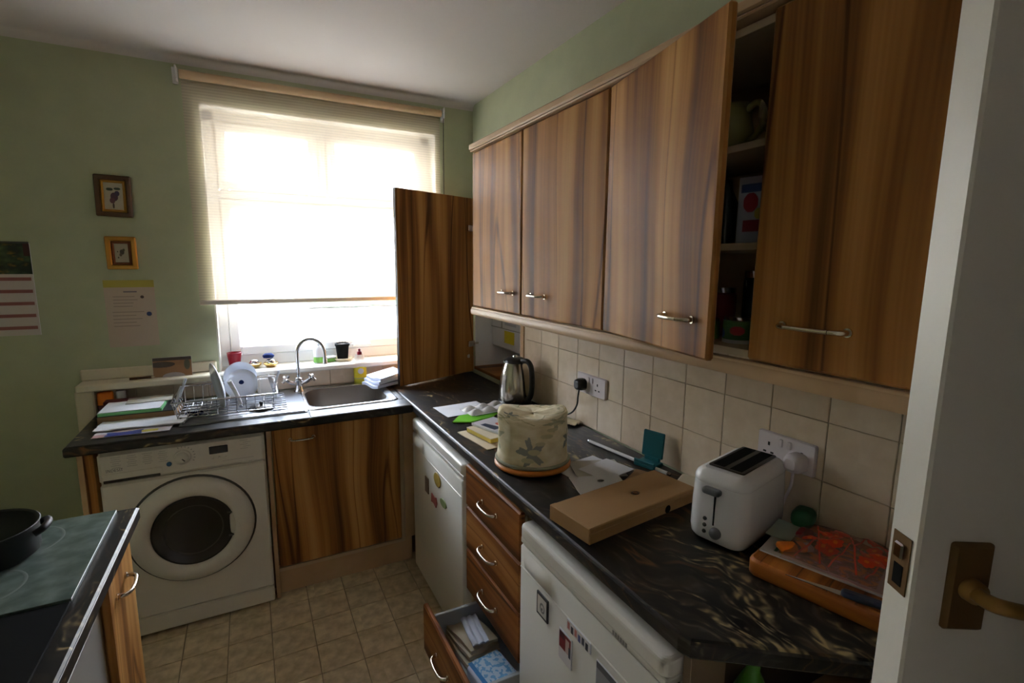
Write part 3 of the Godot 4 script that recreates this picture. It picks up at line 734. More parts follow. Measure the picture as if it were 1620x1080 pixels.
func right_run():
	var fa := fridge_mesh("fridge", "white under-counter fridge beside the sink cupboard, with small figure magnets", 0.632, 1.300, -0.606)
	var fb := fridge_mesh("fridge", "nearest white under-counter fridge below the cardboard box, with picture magnets", 1.762, 2.356, -0.612)
	# text on the near fridge's fascia
	var st := new_st()
	for k in 6: add_box(st, Vector3(0.135 + 0.0085 * k, 0.794, -0.0035), Vector3(0.0062, 0.010, 0.0008), 0.0)
	obj("badge", st.commit(), M.print_grey, fb)
	# magnets, far fridge
	magnet("small dark square magnet on the far fridge", Vector3(-0.6085, 0.593, 0.866), bx(Vector3(0.045, 0.075, 0.005), 0.001), mat("mag_brown", rgb(120, 96, 80), 0.5))
	var o := magnet("yellow oval magnet on the far fridge", Vector3(-0.6065, 0.675, 1.012), oval(0.062, 0.085), mat("mag_yellow", rgb(176, 150, 66), 0.5)); o.rotation = Vector3(0, 0, PI / 2)
	magnet("red and pink figure magnet on the far fridge", Vector3(-0.6085, 0.564, 0.970), slab(PackedVector2Array([Vector2(-0.02, -0.035), Vector2(0.022, -0.03), Vector2(0.016, 0.005), Vector2(0.024, 0.03), Vector2(0.0, 0.04), Vector2(-0.024, 0.028), Vector2(-0.014, 0.0)]), 0.005, 0.001), mat("mag_pink", rgb(176, 92, 84), 0.5)).rotation = Vector3(0, 0, PI / 2)
	magnet("green leaf-shaped magnet on the far fridge", Vector3(-0.6065, 0.60, 1.084), oval(0.036, 0.075), mat("mag_green", rgb(136, 150, 92), 0.5)).rotation = Vector3(0, 0, PI / 2)
	# magnets, near fridge
	var q := magnet("black-bordered square magnet with a pale middle on the near fridge", Vector3(-0.6148, 0.667, 1.905), bx(Vector3(0.058, 0.068, 0.005), 0.001), M.magnet_dark)
	var im := blank(64, 64, rgb(202, 198, 190)); disc(im, 34, 36, 18, rgb(120, 118, 116)); disc(im, 34, 36, 11, rgb(196, 190, 180)); disc(im, 32, 40, 5, rgb(70, 68, 70))
	obj("face", quad(0.046, 0.054), print_mat("mag_print_a", im), q, Vector3(0, 0, 0.0027))
	q = magnet("white magnet with a red picture on the near fridge", Vector3(-0.6148, 0.625, 2.020), bx(Vector3(0.058, 0.085, 0.004), 0.001), M.paper_white)
	im = blank(48, 64, rgb(220, 214, 212)); im.fill_rect(Rect2i(2, 2, 44, 36), rgb(130, 40, 40)); im.fill_rect(Rect2i(26, 8, 14, 30), rgb(200, 170, 160)); im.fill_rect(Rect2i(2, 2, 20, 14), rgb(84, 36, 40)); im.fill_rect(Rect2i(38, 20, 8, 22), rgb(60, 60, 70))
	obj("face", quad(0.056, 0.083), print_mat("mag_print_b", im), q, Vector3(0, 0, 0.0022))
	q = magnet("strip of little coloured figures on the near fridge", Vector3(-0.6148, 0.702, 2.075), bx(Vector3(0.10, 0.03, 0.004), 0.001), M.paper_white)
	im = blank(96, 32, rgb(214, 208, 204)); var cs := [rgb(190, 120, 110), rgb(60, 56, 60), rgb(200, 130, 120), rgb(96, 100, 150), rgb(70, 70, 84), rgb(48, 48, 54)]
	for k in 6: im.fill_rect(Rect2i(3 + 15 * k, 6 + 4 * (k % 2), 10, 22), cs[k])
	obj("face", quad(0.098, 0.028), print_mat("mag_print_c", im), q, Vector3(0, 0, 0.0022))
	q = magnet("grey picture card on the near fridge, lowest of its magnets", Vector3(-0.6148, 0.640, 2.185), bx(Vector3(0.075, 0.11, 0.003), 0.001), M.paper_white)
	im = blank(48, 64, rgb(150, 150, 154)); im.fill_rect(Rect2i(0, 0, 48, 10), rgb(96, 96, 102)); disc(im, 22, 40, 14, rgb(120, 122, 128))
	obj("face", quad(0.071, 0.106), print_mat("mag_print_d", im), q, Vector3(0, 0, 0.0017))
	# drawers
	var c := thing("drawer_unit", "walnut four-drawer unit between the two fridges, bottom drawer pulled out", "drawers", Vector3(-0.58, 0, 1.531), -PI / 2)
	var w := 0.432
	obj("body", boxes([span(Vector3(-w / 2, 0.12, -0.55), Vector3(-w / 2 + 0.016, 0.862, -0.002)), span(Vector3(w / 2 - 0.016, 0.12, -0.55), Vector3(w / 2, 0.862, -0.002)), span(Vector3(-w / 2, 0.12, -0.55), Vector3(w / 2, 0.136, -0.002)), span(Vector3(-w / 2, 0.12, -0.56), Vector3(w / 2, 0.862, -0.545)), span(Vector3(-w / 2, 0.845, -0.55), Vector3(w / 2, 0.862, -0.01))], 0.001), M.carcass, c)
	obj("plinth", boxes([span(Vector3(-w / 2, 0.0, -0.07), Vector3(w / 2, 0.118, -0.05))], 0.001), M.beech, c)
	for k in 4:
		var y0: float = [0.700, 0.527, 0.352, 0.155][k]; var y1: float = [0.862, 0.696, 0.523, 0.345][k]
		var out := 0.0 if k < 3 else 0.175
		var fr := obj("drawer", front_panel(w - 0.004, y1 - y0), M["walnut_across_%d" % (k % 2)], c, Vector3(0, (y0 + y1) / 2, out + 0.011))
		handle(fr, Vector3(0.0, 0.0, 0.010), Vector3.ZERO, 0.055)
		if k == 3:
			var h := y1 - y0
			obj("drawer_sides", boxes([span(Vector3(-w / 2 + 0.022, -h / 2 + 0.02, -0.46), Vector3(-w / 2 + 0.036, h / 2 - 0.045, -0.010)), span(Vector3(w / 2 - 0.036, -h / 2 + 0.02, -0.46), Vector3(w / 2 - 0.022, h / 2 - 0.045, -0.010)), span(Vector3(-w / 2 + 0.03, -h / 2 + 0.02, -0.47), Vector3(w / 2 - 0.03, h / 2 - 0.03, -0.455))], 0.002), M.grey_metal, fr)
			obj("drawer_floor", boxes([span(Vector3(-w / 2 + 0.03, -h / 2 + 0.016, -0.46), Vector3(w / 2 - 0.03, -h / 2 + 0.028, -0.008))], 0.001), M.grey_metal, fr)
	# what lies in the open drawer
	var tc := thing("tea_towels", "folded cream tea towels in the open bottom drawer", "towels", Vector3(-0.625, 0.188, 1.425), 0.10)
	for lay in 3:
		obj("towel", sheet(0.135 - 0.008 * lay, 0.19 - 0.012 * lay, 0.015, func(u, v): return 0.019 * lay + 0.004 * sin(u * 9.0 + lay) + 0.003 * sin(v * 7.0 + 2.0 * lay) + 0.005, 16), M.cloth_cream, tc, Vector3(0.002 * lay, 0, -0.003 * lay), Vector3(0, 0.05 * lay, 0))
	obj("fold", sheet(0.06, 0.15, 0.006, func(u, v): return 0.066 + 0.006 * absf(sin(u * 8.0)) + 0.002 * sin(v * 9.0), 18), M.cloth_white, tc, Vector3(0.006, 0, 0.01), Vector3(0, -0.18, 0))
	im = blank(96, 96, rgb(196, 214, 230))
	var nz := noise(14, 1.0, 2)
	for y in 96:
		for x in 96:
			if nz.get_noise_2d(x * 0.06, y * 0.06) > 0.1: im.set_pixel(x, y, rgb(112, 170, 214))
	im.fill_rect(Rect2i(0, 84, 96, 12), rgb(40, 120, 184))
	var pk := thing("napkin_packet", "blue and white packet in the open bottom drawer", "packet", Vector3(-0.625, 0.188, 1.605), 0.12)
	obj("pack", rounded(0.135, 0.125, 0.05, 0.012, 0.012), M.cloth_white, pk)
	obj("print", quad(0.128, 0.118), print_mat("napkin_print", im, 0.35), pk, Vector3(0, 0.0508, 0), Vector3(-PI / 2, 0, -PI / 2))
	# open shelf unit under the cut corner
	var u := thing("corner_shelf_unit", "dark beech-edged open shelf unit under the cut corner of the worktop", "shelf unit", Vector3(0, 0, 0))
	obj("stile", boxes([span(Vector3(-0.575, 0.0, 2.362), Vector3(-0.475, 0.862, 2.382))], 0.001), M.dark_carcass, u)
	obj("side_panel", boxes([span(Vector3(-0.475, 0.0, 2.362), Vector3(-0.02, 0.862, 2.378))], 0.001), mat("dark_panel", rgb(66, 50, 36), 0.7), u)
	obj("side_panel", boxes([span(Vector3(-0.30, 0.0, 2.555), Vector3(-0.02, 0.862, 2.573))], 0.001), M.beech, u)
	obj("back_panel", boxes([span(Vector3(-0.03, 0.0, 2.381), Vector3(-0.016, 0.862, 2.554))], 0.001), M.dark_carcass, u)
	obj("shelf", slab(PackedVector2Array([Vector2(-0.565, 2.383), Vector2(-0.031, 2.383), Vector2(-0.031, 2.554), Vector2(-0.335, 2.554)]), 0.018, 0.001), M.beech, u, Vector3(0, 0.62, 0))
	var gb := thing("green_bottle", "green bottle on the open shelf under the worktop corner", "bottle", Vector3(-0.448, 0.638, 2.422))
	obj("body", lathe([[Vector2(0.03, 0.0), Vector2(0.034, 0.01), Vector2(0.034, 0.13), Vector2(0.02, 0.165), Vector2(0.013, 0.18), Vector2(0.013, 0.2), Vector2(0.0, 0.2)]], 24), mat("green_plastic", rgb(60, 120, 24), 0.3), gb)

# ==================================================================== wall units
func open_carcass(w: float, h: float, d: float) -> ArrayMesh:   # local x width, back at z = -d, front at z = 0, base at y = 0
	var t := 0.017
	return boxes([span(Vector3(-w / 2, 0, -d), Vector3(-w / 2 + t, h, 0)), span(Vector3(w / 2 - t, 0, -d), Vector3(w / 2, h, 0)), span(Vector3(-w / 2, 0, -d), Vector3(w / 2, t, 0)), span(Vector3(-w / 2, h - t, -d), Vector3(w / 2, h, 0)), span(Vector3(-w / 2, 0, -d), Vector3(w / 2, h, -d + 0.008))], 0.001)

func wall_units():
	var y0 := 1.402; var h := 0.70; var front := -0.312
	for k in 2:
		var z0: float = [0.766, 1.247][k]; var z1: float = [1.243, 1.762][k]
		var w := z1 - z0
		var c := thing("wall_cabinet", ["narrow walnut wall cabinet nearest the window", "walnut wall cabinet second from the window, door shut"][k], "cabinet", Vector3(front, y0, (z0 + z1) / 2), -PI / 2)
		obj("body", open_carcass(w, h, 0.30), M.carcass, c)
		var d := obj("door", front_panel(w - 0.003, h - 0.002), M["walnut_%d" % (k * 2)], c, Vector3(0, h / 2, 0.012))
		handle(d, Vector3([0.128, -0.127][k], -h / 2 + 0.084, 0.010), Vector3.ZERO, 0.05)
	var w3 := 0.996
	var c3 := thing("wall_cabinet", "wide double walnut wall cabinet with its left door ajar", "cabinet", Vector3(front, y0, 1.766 + w3 / 2), -PI / 2)
	obj("body", open_carcass(w3, h, 0.30), M.carcass, c3)
	for y in [0.235, 0.452]: obj("shelf", boxes([span(Vector3(-w3 / 2 + 0.017, y, -0.285), Vector3(w3 / 2 - 0.017, y + 0.016, -0.02))], 0.001), M.carcass, c3)
	var ang := deg_to_rad(-12.0)
	var bas := Basis(Vector3.UP, ang)
	var d3 := obj("door", front_panel(0.495, h - 0.002), M.walnut_1, c3, Vector3(-w3 / 2, h / 2, 0.012) + bas * Vector3(0.2475, 0, 0), Vector3(0, ang, 0))
	handle(d3, Vector3(0.140, -h / 2 + 0.083, 0.010), Vector3.ZERO, 0.052)
	var d4 := obj("door", front_panel(0.495, h - 0.002), M.walnut_3, c3, Vector3(w3 / 4, h / 2, 0.012))
	handle(d4, Vector3(-0.108, -h / 2 + 0.083, 0.010), Vector3.ZERO, 0.062)
	# cornice and light rail along the whole run
	var cn := thing("cornice", "pale beech cornice strip along the top of the wall cabinets", "cornice", Vector3(0, 0, 1.763))
	obj("strip", boxes([span(Vector3(-0.345, 2.106, -1.0), Vector3(-0.02, 2.113, 1.0)), span(Vector3(-0.35, 2.113, -1.0), Vector3(-0.325, 2.138, 1.0))], 0.004), M.beech, cn)
	var pl := thing("light_rail", "pale rounded beech rail along the underside of the wall cabinets", "pelmet", Vector3(0, 0, 1.765))
	var prof := [Vector2(-0.338, 1.363), Vector2(-0.343, 1.369), Vector2(-0.344, 1.384), Vector2(-0.338, 1.395), Vector2(-0.328, 1.3995)]
	var st := new_st(); st.set_smooth_group(0); var a := []; var b := []
	for p in prof: a.append(Vector3(p.x, p.y, -1.0)); b.append(Vector3(p.x, p.y, 1.0))
	strip(st, [a, b], false)
	st.set_smooth_group(-1); st.generate_normals()
	var m := st.commit()
	var st2 := new_st(); st2.append_from(m, 0, Transform3D())
	add_box(st2, Vector3(-0.326, 1.381, 0), Vector3(0.026, 0.037, 2.0), 0.002)
	obj("rail", st2.commit(), M.beech, pl)
	# crockery and tins seen through the gap
	var jg := thing("jug", "olive green jug with a looped handle on the cupboard's upper shelf", "jug", Vector3(-0.20, 1.8705, 2.075), -PI / 2)
	obj("body", lathe([[Vector2(0.035, 0.0), Vector2(0.046, 0.012), Vector2(0.05, 0.05), Vector2(0.042, 0.09), Vector2(0.045, 0.115), Vector2(0.042, 0.113), Vector2(0.038, 0.09), Vector2(0.0, 0.02)]], 28), M.olive, jg)
	obj("handle", tube(curve([Vector3(0.04, 0.1, 0), Vector3(0.07, 0.108, 0), Vector3(0.086, 0.075, 0), Vector3(0.074, 0.04, 0), Vector3(0.045, 0.025, 0)], 5), 0.0075, 10), M.olive, jg)
	for k in 2:
		var gl := thing("wine_glass", ["stemmed glass on the upper shelf beside the jug", "second stemmed glass, further back on the upper shelf"][k], "glass", Vector3([-0.21, -0.12][k], 1.8705, [2.185, 2.20][k]), 0.0, "glasses in the cupboard")
		obj("bowl", lathe([[Vector2(0.026, 0.0), Vector2(0.025, 0.003), Vector2(0.005, 0.006), Vector2(0.004, 0.03), Vector2(0.02, 0.045), Vector2(0.027, 0.07), Vector2(0.023, 0.1), Vector2(0.022, 0.1), Vector2(0.025, 0.07), Vector2(0.0, 0.045)]], 20), M.clear_glass, gl)
	var im := blank(48, 80, rgb(190, 196, 206)); disc(im, 20, 30, 12, rgb(170, 60, 66)); im.fill_rect(Rect2i(4, 8, 36, 10), rgb(66, 84, 130)); im.fill_rect(Rect2i(10, 52, 30, 14), rgb(170, 70, 74)); disc(im, 34, 44, 7, rgb(206, 190, 90))
	var bxx := thing("carton", "white printed food carton on the cupboard's middle shelf", "carton", Vector3(-0.20, 1.6535, 2.165), -PI / 2 + 0.15)
	obj("box", bx(Vector3(0.075, 0.155, 0.05), 0.002), M.paper_white, bxx, Vector3(0, 0.0775, 0))
	obj("print", quad(0.072, 0.15), print_mat("carton_print", im), bxx, Vector3(0, 0.0775, 0.0256))
	for k in 2:
		var bt := thing("dark_bottle", ["dark glass bottle on the middle shelf, nearer the open door", "second dark glass bottle on the middle shelf, beside the carton"][k], "bottle", Vector3([-0.19, -0.22][k], 1.6535, [2.02, 2.09][k]), 0.0, "bottles on the middle shelf")
		obj("body", lathe([[Vector2(0.026, 0.0), Vector2(0.028, 0.008), Vector2(0.028, 0.10), Vector2(0.014, 0.13), Vector2(0.012, 0.155), Vector2(0.0, 0.155)]], 20), M.glass_bottle, bt)
	im = blank(128, 48, rgb(90, 130, 70)); disc(im, 30, 24, 12, rgb(200, 180, 60)); disc(im, 60, 20, 10, rgb(190, 60, 60)); disc(im, 90, 28, 12, rgb(70, 100, 170)); im.fill_rect(Rect2i(0, 40, 128, 8), rgb(210, 210, 200))
	var jl := print_mat("jar_print", im)
	for k in 4:
		var lab: String = ["jar with a colourful fruit label at the front of the bottom shelf", "small green tin on the bottom shelf behind the open door", "red tin standing at the back of the bottom shelf", "tall dark sauce bottle on the bottom shelf"][k]
		var nm: String = ["jar", "tin", "tin", "sauce_bottle"][k]
		var cc := thing(nm, lab, ["jar", "tin", "tin", "bottle"][k], Vector3([-0.235, -0.24, -0.15, -0.12][k], 1.4195, [2.165, 2.075, 2.04, 2.11][k]), 0.4)
		var r: float = [0.036, 0.03, 0.036, 0.024][k]; var hh: float = [0.062, 0.05, 0.125, 0.17][k]
		obj("body", lathe([[Vector2(r, 0.0), Vector2(r, hh * 0.86)], [Vector2(r, hh * 0.86), Vector2(r * 0.9, hh * 0.9)]], 24), [jl, M.leaf_green, M.magnet_red, M.glass_bottle][k], cc)
		obj("lid", lathe([[Vector2(r * 0.94, hh * 0.9), Vector2(r * 0.94, hh)], [Vector2(r * 0.94, hh), Vector2(0, hh)]], 24), M.steel, cc)

# ==================================================================== boiler recess in the corner
func boiler_corner():
	var rc := thing("boiler_cupboard", "recessed boiler cupboard in the corner with a tall walnut door swung open", "cupboard", Vector3(0, 0, 0))
	obj("lining", boxes([span(Vector3(0.0, 0.94, 0.0255), Vector3(0.372, 2.005, 0.034)), span(Vector3(0.0, 0.94, 0.651), Vector3(0.372, 2.005, 0.6595)), span(Vector3(0.372, 0.94, 0.0255), Vector3(0.379, 2.005, 0.6595)), span(Vector3(0.0, 1.998, 0.034), Vector3(0.372, 2.006, 0.651))], 0.0), M.boiler_white, rc)
	obj("frame", boxes([span(Vector3(-0.012, 0.91, 0.655), Vector3(0.004, 2.02, 0.690))], 0.002), M.beech, rc)
	obj("shelf", boxes([span(Vector3(-0.012, 0.927, 0.035), Vector3(0.372, 0.945, 0.650))], 0.002), M.walnut_across_1, rc)
	var hp := Vector3(-0.02, 1.458, 0.030)
	var dirv := Vector3(-0.540, 0, 0.216).normalized()
	var ang := atan2(-dirv.z, dirv.x)
	var d := obj("door", bx(Vector3(0.585, 1.085, 0.019), 0.003), M.walnut_3, rc, hp + dirv * 0.2925, Vector3(0, ang, 0))
	obj("edging", bx(Vector3(0.0015, 1.083, 0.018), 0.0), M.black_plastic, d, Vector3(0.2928, 0, 0))
	for y in [-0.36, 0.36]:
		var hg := obj("hinge", boxes([span(Vector3(-0.292, y - 0.018, -0.026), Vector3(-0.235, y + 0.018, -0.009)), span(Vector3(-0.32, y - 0.006, -0.03), Vector3(-0.28, y + 0.006, -0.018))], 0.003), M.nickel, d)
		hg.position = Vector3.ZERO
	var b := thing("boiler", "white wall boiler with a yellow label inside the corner cupboard", "boiler", Vector3(0.11, 1.075, 0.24), -PI / 2)
	obj("case", boxes([span(Vector3(-0.20, 0.0, -0.255), Vector3(0.20, 0.80, 0.0))], 0.012), M.boiler_white, b)
	obj("seam", boxes([span(Vector3(-0.198, 0.128, 0.0), Vector3(0.20, 0.132, 0.0015)), span(Vector3(-0.05, 0.132, 0.0), Vector3(-0.044, 0.795, 0.0015))], 0.0), M.appliance_grey, b)
	obj("yellow_label", bx(Vector3(0.13, 0.075, 0.001), 0.0), M.label_yellow, b, Vector3(0.055, 0.082, 0.001)).set_meta("label", "yellow label")
	var im := blank(96, 48, rgb(206, 206, 212)); disc(im, 46, 24, 14, rgb(170, 60, 80), 1.8, 0.8); disc(im, 52, 30, 9, rgb(80, 80, 150), 1.8, 0.6)
	obj("badge", quad(0.15, 0.07), print_mat("boiler_badge", im), b, Vector3(0.07, 0.19, 0.002))
	obj("pipe", tube([Vector3(0.11, 0.0, -0.06), Vector3(0.11, -0.025, -0.05), Vector3(0.19, -0.03, -0.02)], 0.012, 12), M.chrome, b)
	obj("pipe", tube([Vector3(-0.08, 0.0, -0.1), Vector3(-0.08, -0.02, -0.1)], 0.012, 12), M.black_plastic, b)

# ==================================================================== hob side
func left_run():
	var w := thing("worktop", "short dark marbled worktop around the hob, left of the doorway", "worktop", Vector3(0, 0.865, 0))
	obj("slab", slab(PackedVector2Array([Vector2(-2.258, 1.284), Vector2(-1.598, 1.284), Vector2(-1.612, 2.9), Vector2(-2.258, 2.9)]), 0.04, 0.006), M.stone_0, w)
	obj("edge_trim", boxes([span(Vector3(-0.0012, -0.011, -0.805), Vector3(0.0012, -0.004, 0.805))], 0.001), M.drum_steel, w, Vector3(-1.6055, 0.040, 2.09), Vector3(0, -0.0087, 0))
	var c := thing("base_cabinet", "walnut base cabinet at the far end of the hob worktop", "cabinet", Vector3(-1.648, 0, 1.42), PI / 2)
	obj("body", boxes([span(Vector3(-0.13, 0.10, -0.58), Vector3(0.13, 0.862, 0.0))], 0.002), M.carcass, c)
	var d := obj("door", front_panel(0.258, 0.712), M.walnut_across_0, c, Vector3(0, 0.502, 0.012))
	d.material_override = M.walnut_0
	handle(d, Vector3(-0.015, 0.255, 0.010), Vector3(0, 0, 0), 0.05)
	obj("plinth", boxes([span(Vector3(-0.13, 0.0, -0.06), Vector3(0.13, 0.10, -0.04))], 0.001), M.beech, c)
	var ov := thing("cooker", "white built-under oven below the black hob", "oven", Vector3(-1.655, 0, 1.86), PI / 2)
	obj("body", boxes([span(Vector3(-0.30, 0.10, -0.55), Vector3(0.30, 0.862, 0.0))], 0.004), M.appliance_white, ov)
	obj("door", boxes([span(Vector3(-0.298, 0.15, 0.0), Vector3(0.298, 0.775, 0.010))], 0.001), M.appliance_grey, ov)
	obj("window_panel", boxes([span(Vector3(-0.10, 0.25, 0.010), Vector3(0.24, 0.58, 0.012))], 0.001), M.display_black, ov)
	obj("control_strip", boxes([span(Vector3(-0.298, 0.778, 0.0), Vector3(0.298, 0.86, 0.010))], 0.001), M.appliance_grey, ov)
	var hb := thing("hob", "black hob with a greenish grey glass panel over its far half", "hob", Vector3(-1.92, 0.9055, 1.80))
	obj("glass_panel", slab(PackedVector2Array([Vector2(-0.26, -0.497), Vector2(0.275, -0.497), Vector2(0.278, -0.075), Vector2(-0.26, -0.075)]), 0.009, 0.0008), M.hob_glass, hb)
	obj("black_plate", slab(PackedVector2Array([Vector2(-0.26, -0.072), Vector2(0.278, -0.072), Vector2(0.278, 0.45), Vector2(-0.26, 0.45)]), 0.006, 0.002), M.black_matt, hb)
	for p in [[0.10, -0.19, 0.075], [-0.10, -0.19, 0.09], [0.10, -0.385, 0.09], [-0.10, -0.385, 0.075]]:
		obj("heating_ring", lathe([[Vector2(p[2], 0.0), Vector2(p[2] - 0.002, 0.0008), Vector2(p[2] - 0.006, 0.0)]], 40), M.hob_ring, hb, Vector3(p[0], 0.0091, p[1]))
	var pn := thing("saucepan", "black cooking pot standing on the glass hob panel", "pan", Vector3(-1.868, 0.9155, 1.466))
	obj("pot", lathe([[Vector2(0.0, 0.0), Vector2(0.098, 0.0), Vector2(0.106, 0.006), Vector2(0.108, 0.07)], [Vector2(0.108, 0.07), Vector2(0.111, 0.072), Vector2(0.108, 0.074), Vector2(0.104, 0.07)], [Vector2(0.104, 0.07), Vector2(0.1, 0.008), Vector2(0.0, 0.006)]], 40), M.pan_black, pn)
	for s in [-1.0, 1.0]:
		obj("side_handle", tube(curve([Vector3(s * 0.104, 0.058, -0.035), Vector3(s * 0.118, 0.064, -0.028), Vector3(s * 0.124, 0.066, 0), Vector3(s * 0.118, 0.064, 0.028), Vector3(s * 0.104, 0.058, 0.035)], 4), 0.008, 10), M.pan_black, pn, Vector3(0, -0.006, 0), Vector3(0, 0.1, 0))

# ==================================================================== the white door by the camera
func hall_door():
	var d := Node3D.new(); d.name = "door_1"; add_child(d); d.set_meta("kind", "structure")
	var e := Vector3(cos(deg_to_rad(30.0)), 0, sin(deg_to_rad(30.0)))      # from latch to hinge
	d.position = Vector3(-0.618, 0, 2.72); d.rotation.y = -deg_to_rad(30.0)   # local x runs from latch to hinge, local +z faces the hall
	obj("leaf", boxes([span(Vector3(0.0, 0.008, -0.046), Vector3(0.70, 2.02, 0.0))], 0.003), M.white_paint, d)
	var lp := obj("latch_plate", boxes([span(Vector3(-0.0015, 1.216, -0.037), Vector3(0.0012, 1.288, -0.009))], 0.0), M.dark_brass, d)
	obj("latch_bolt", boxes([span(Vector3(-0.006, 1.258, -0.030), Vector3(0.0, 1.278, -0.016))], 0.002), M.chrome, lp)
	obj("strike_hole", boxes([span(Vector3(-0.0022, 1.224, -0.030), Vector3(-0.0012, 1.250, -0.016))], 0.0), M.black_matt, lp)
	var hp := obj("handle_plate", stack(rrect(0.046, 0.108, 0.004, 3), [Vector2(0, 0), Vector2(0, 0.003), Vector2(0.004, 0.007)]), M.dark_brass, d, Vector3(0.058, 1.240, 0.0), Vector3(PI / 2, 0, 0))
	obj("lever", tube(curve([Vector3(0.0, 0.005, 0.0), Vector3(0.0, 0.028, 0.0), Vector3(0.012, 0.040, 0.0), Vector3(0.05, 0.044, 0.004), Vector3(0.085, 0.044, 0.002), Vector3(0.105, 0.042, 0.0)], 5), 0.009, 14, false, 0.0075), M.brass, hp)
	obj("rose", lathe([[Vector2(0.014, 0.0), Vector2(0.013, 0.012), Vector2(0.0, 0.014)]], 20), M.brass, hp, Vector3(0, 0.005, 0))
	obj("lever_end", lathe([[Vector2(0.0, -0.012), Vector2(0.009, -0.008), Vector2(0.012, 0.0), Vector2(0.009, 0.008), Vector2(0.0, 0.012)]], 16), M.brass, hp, Vector3(0.108, 0.042, 0))

# ==================================================================== things on the walls
func frame_picture(label: String, at: Vector3, w: float, h: float, im: Image, tilt: float, called: String, outer: Material, inner: Material):
	var f := thing("picture_frame", label, "picture", at)
	f.rotation.z = tilt
	var t := 0.021
	for q in [["frame", 0.0, outer, 0.020], ["inner_frame", t, inner, 0.015]]:
		var o: float = q[1]; var tt := t if o == 0.0 else 0.012
		obj(q[0], boxes([span(Vector3(-w / 2 + o, -h / 2 + o, 0), Vector3(-w / 2 + o + tt, h / 2 - o, q[3])), span(Vector3(w / 2 - o - tt, -h / 2 + o, 0), Vector3(w / 2 - o, h / 2 - o, q[3])),
			span(Vector3(-w / 2 + o, h / 2 - o - tt, 0), Vector3(w / 2 - o, h / 2 - o, q[3])), span(Vector3(-w / 2 + o, -h / 2 + o, 0), Vector3(w / 2 - o, -h / 2 + o + tt, q[3]))], 0.004), q[2], f)
	obj("print", quad(w - 2 * t - 0.02, h - 2 * t - 0.02), print_mat(called, im), f, Vector3(0, 0, 0.008))
	obj("backing", bx(Vector3(w - 0.02, h - 0.02, 0.006), 0.0), M.kraft_dark, f, Vector3(0, 0, 0.0035))

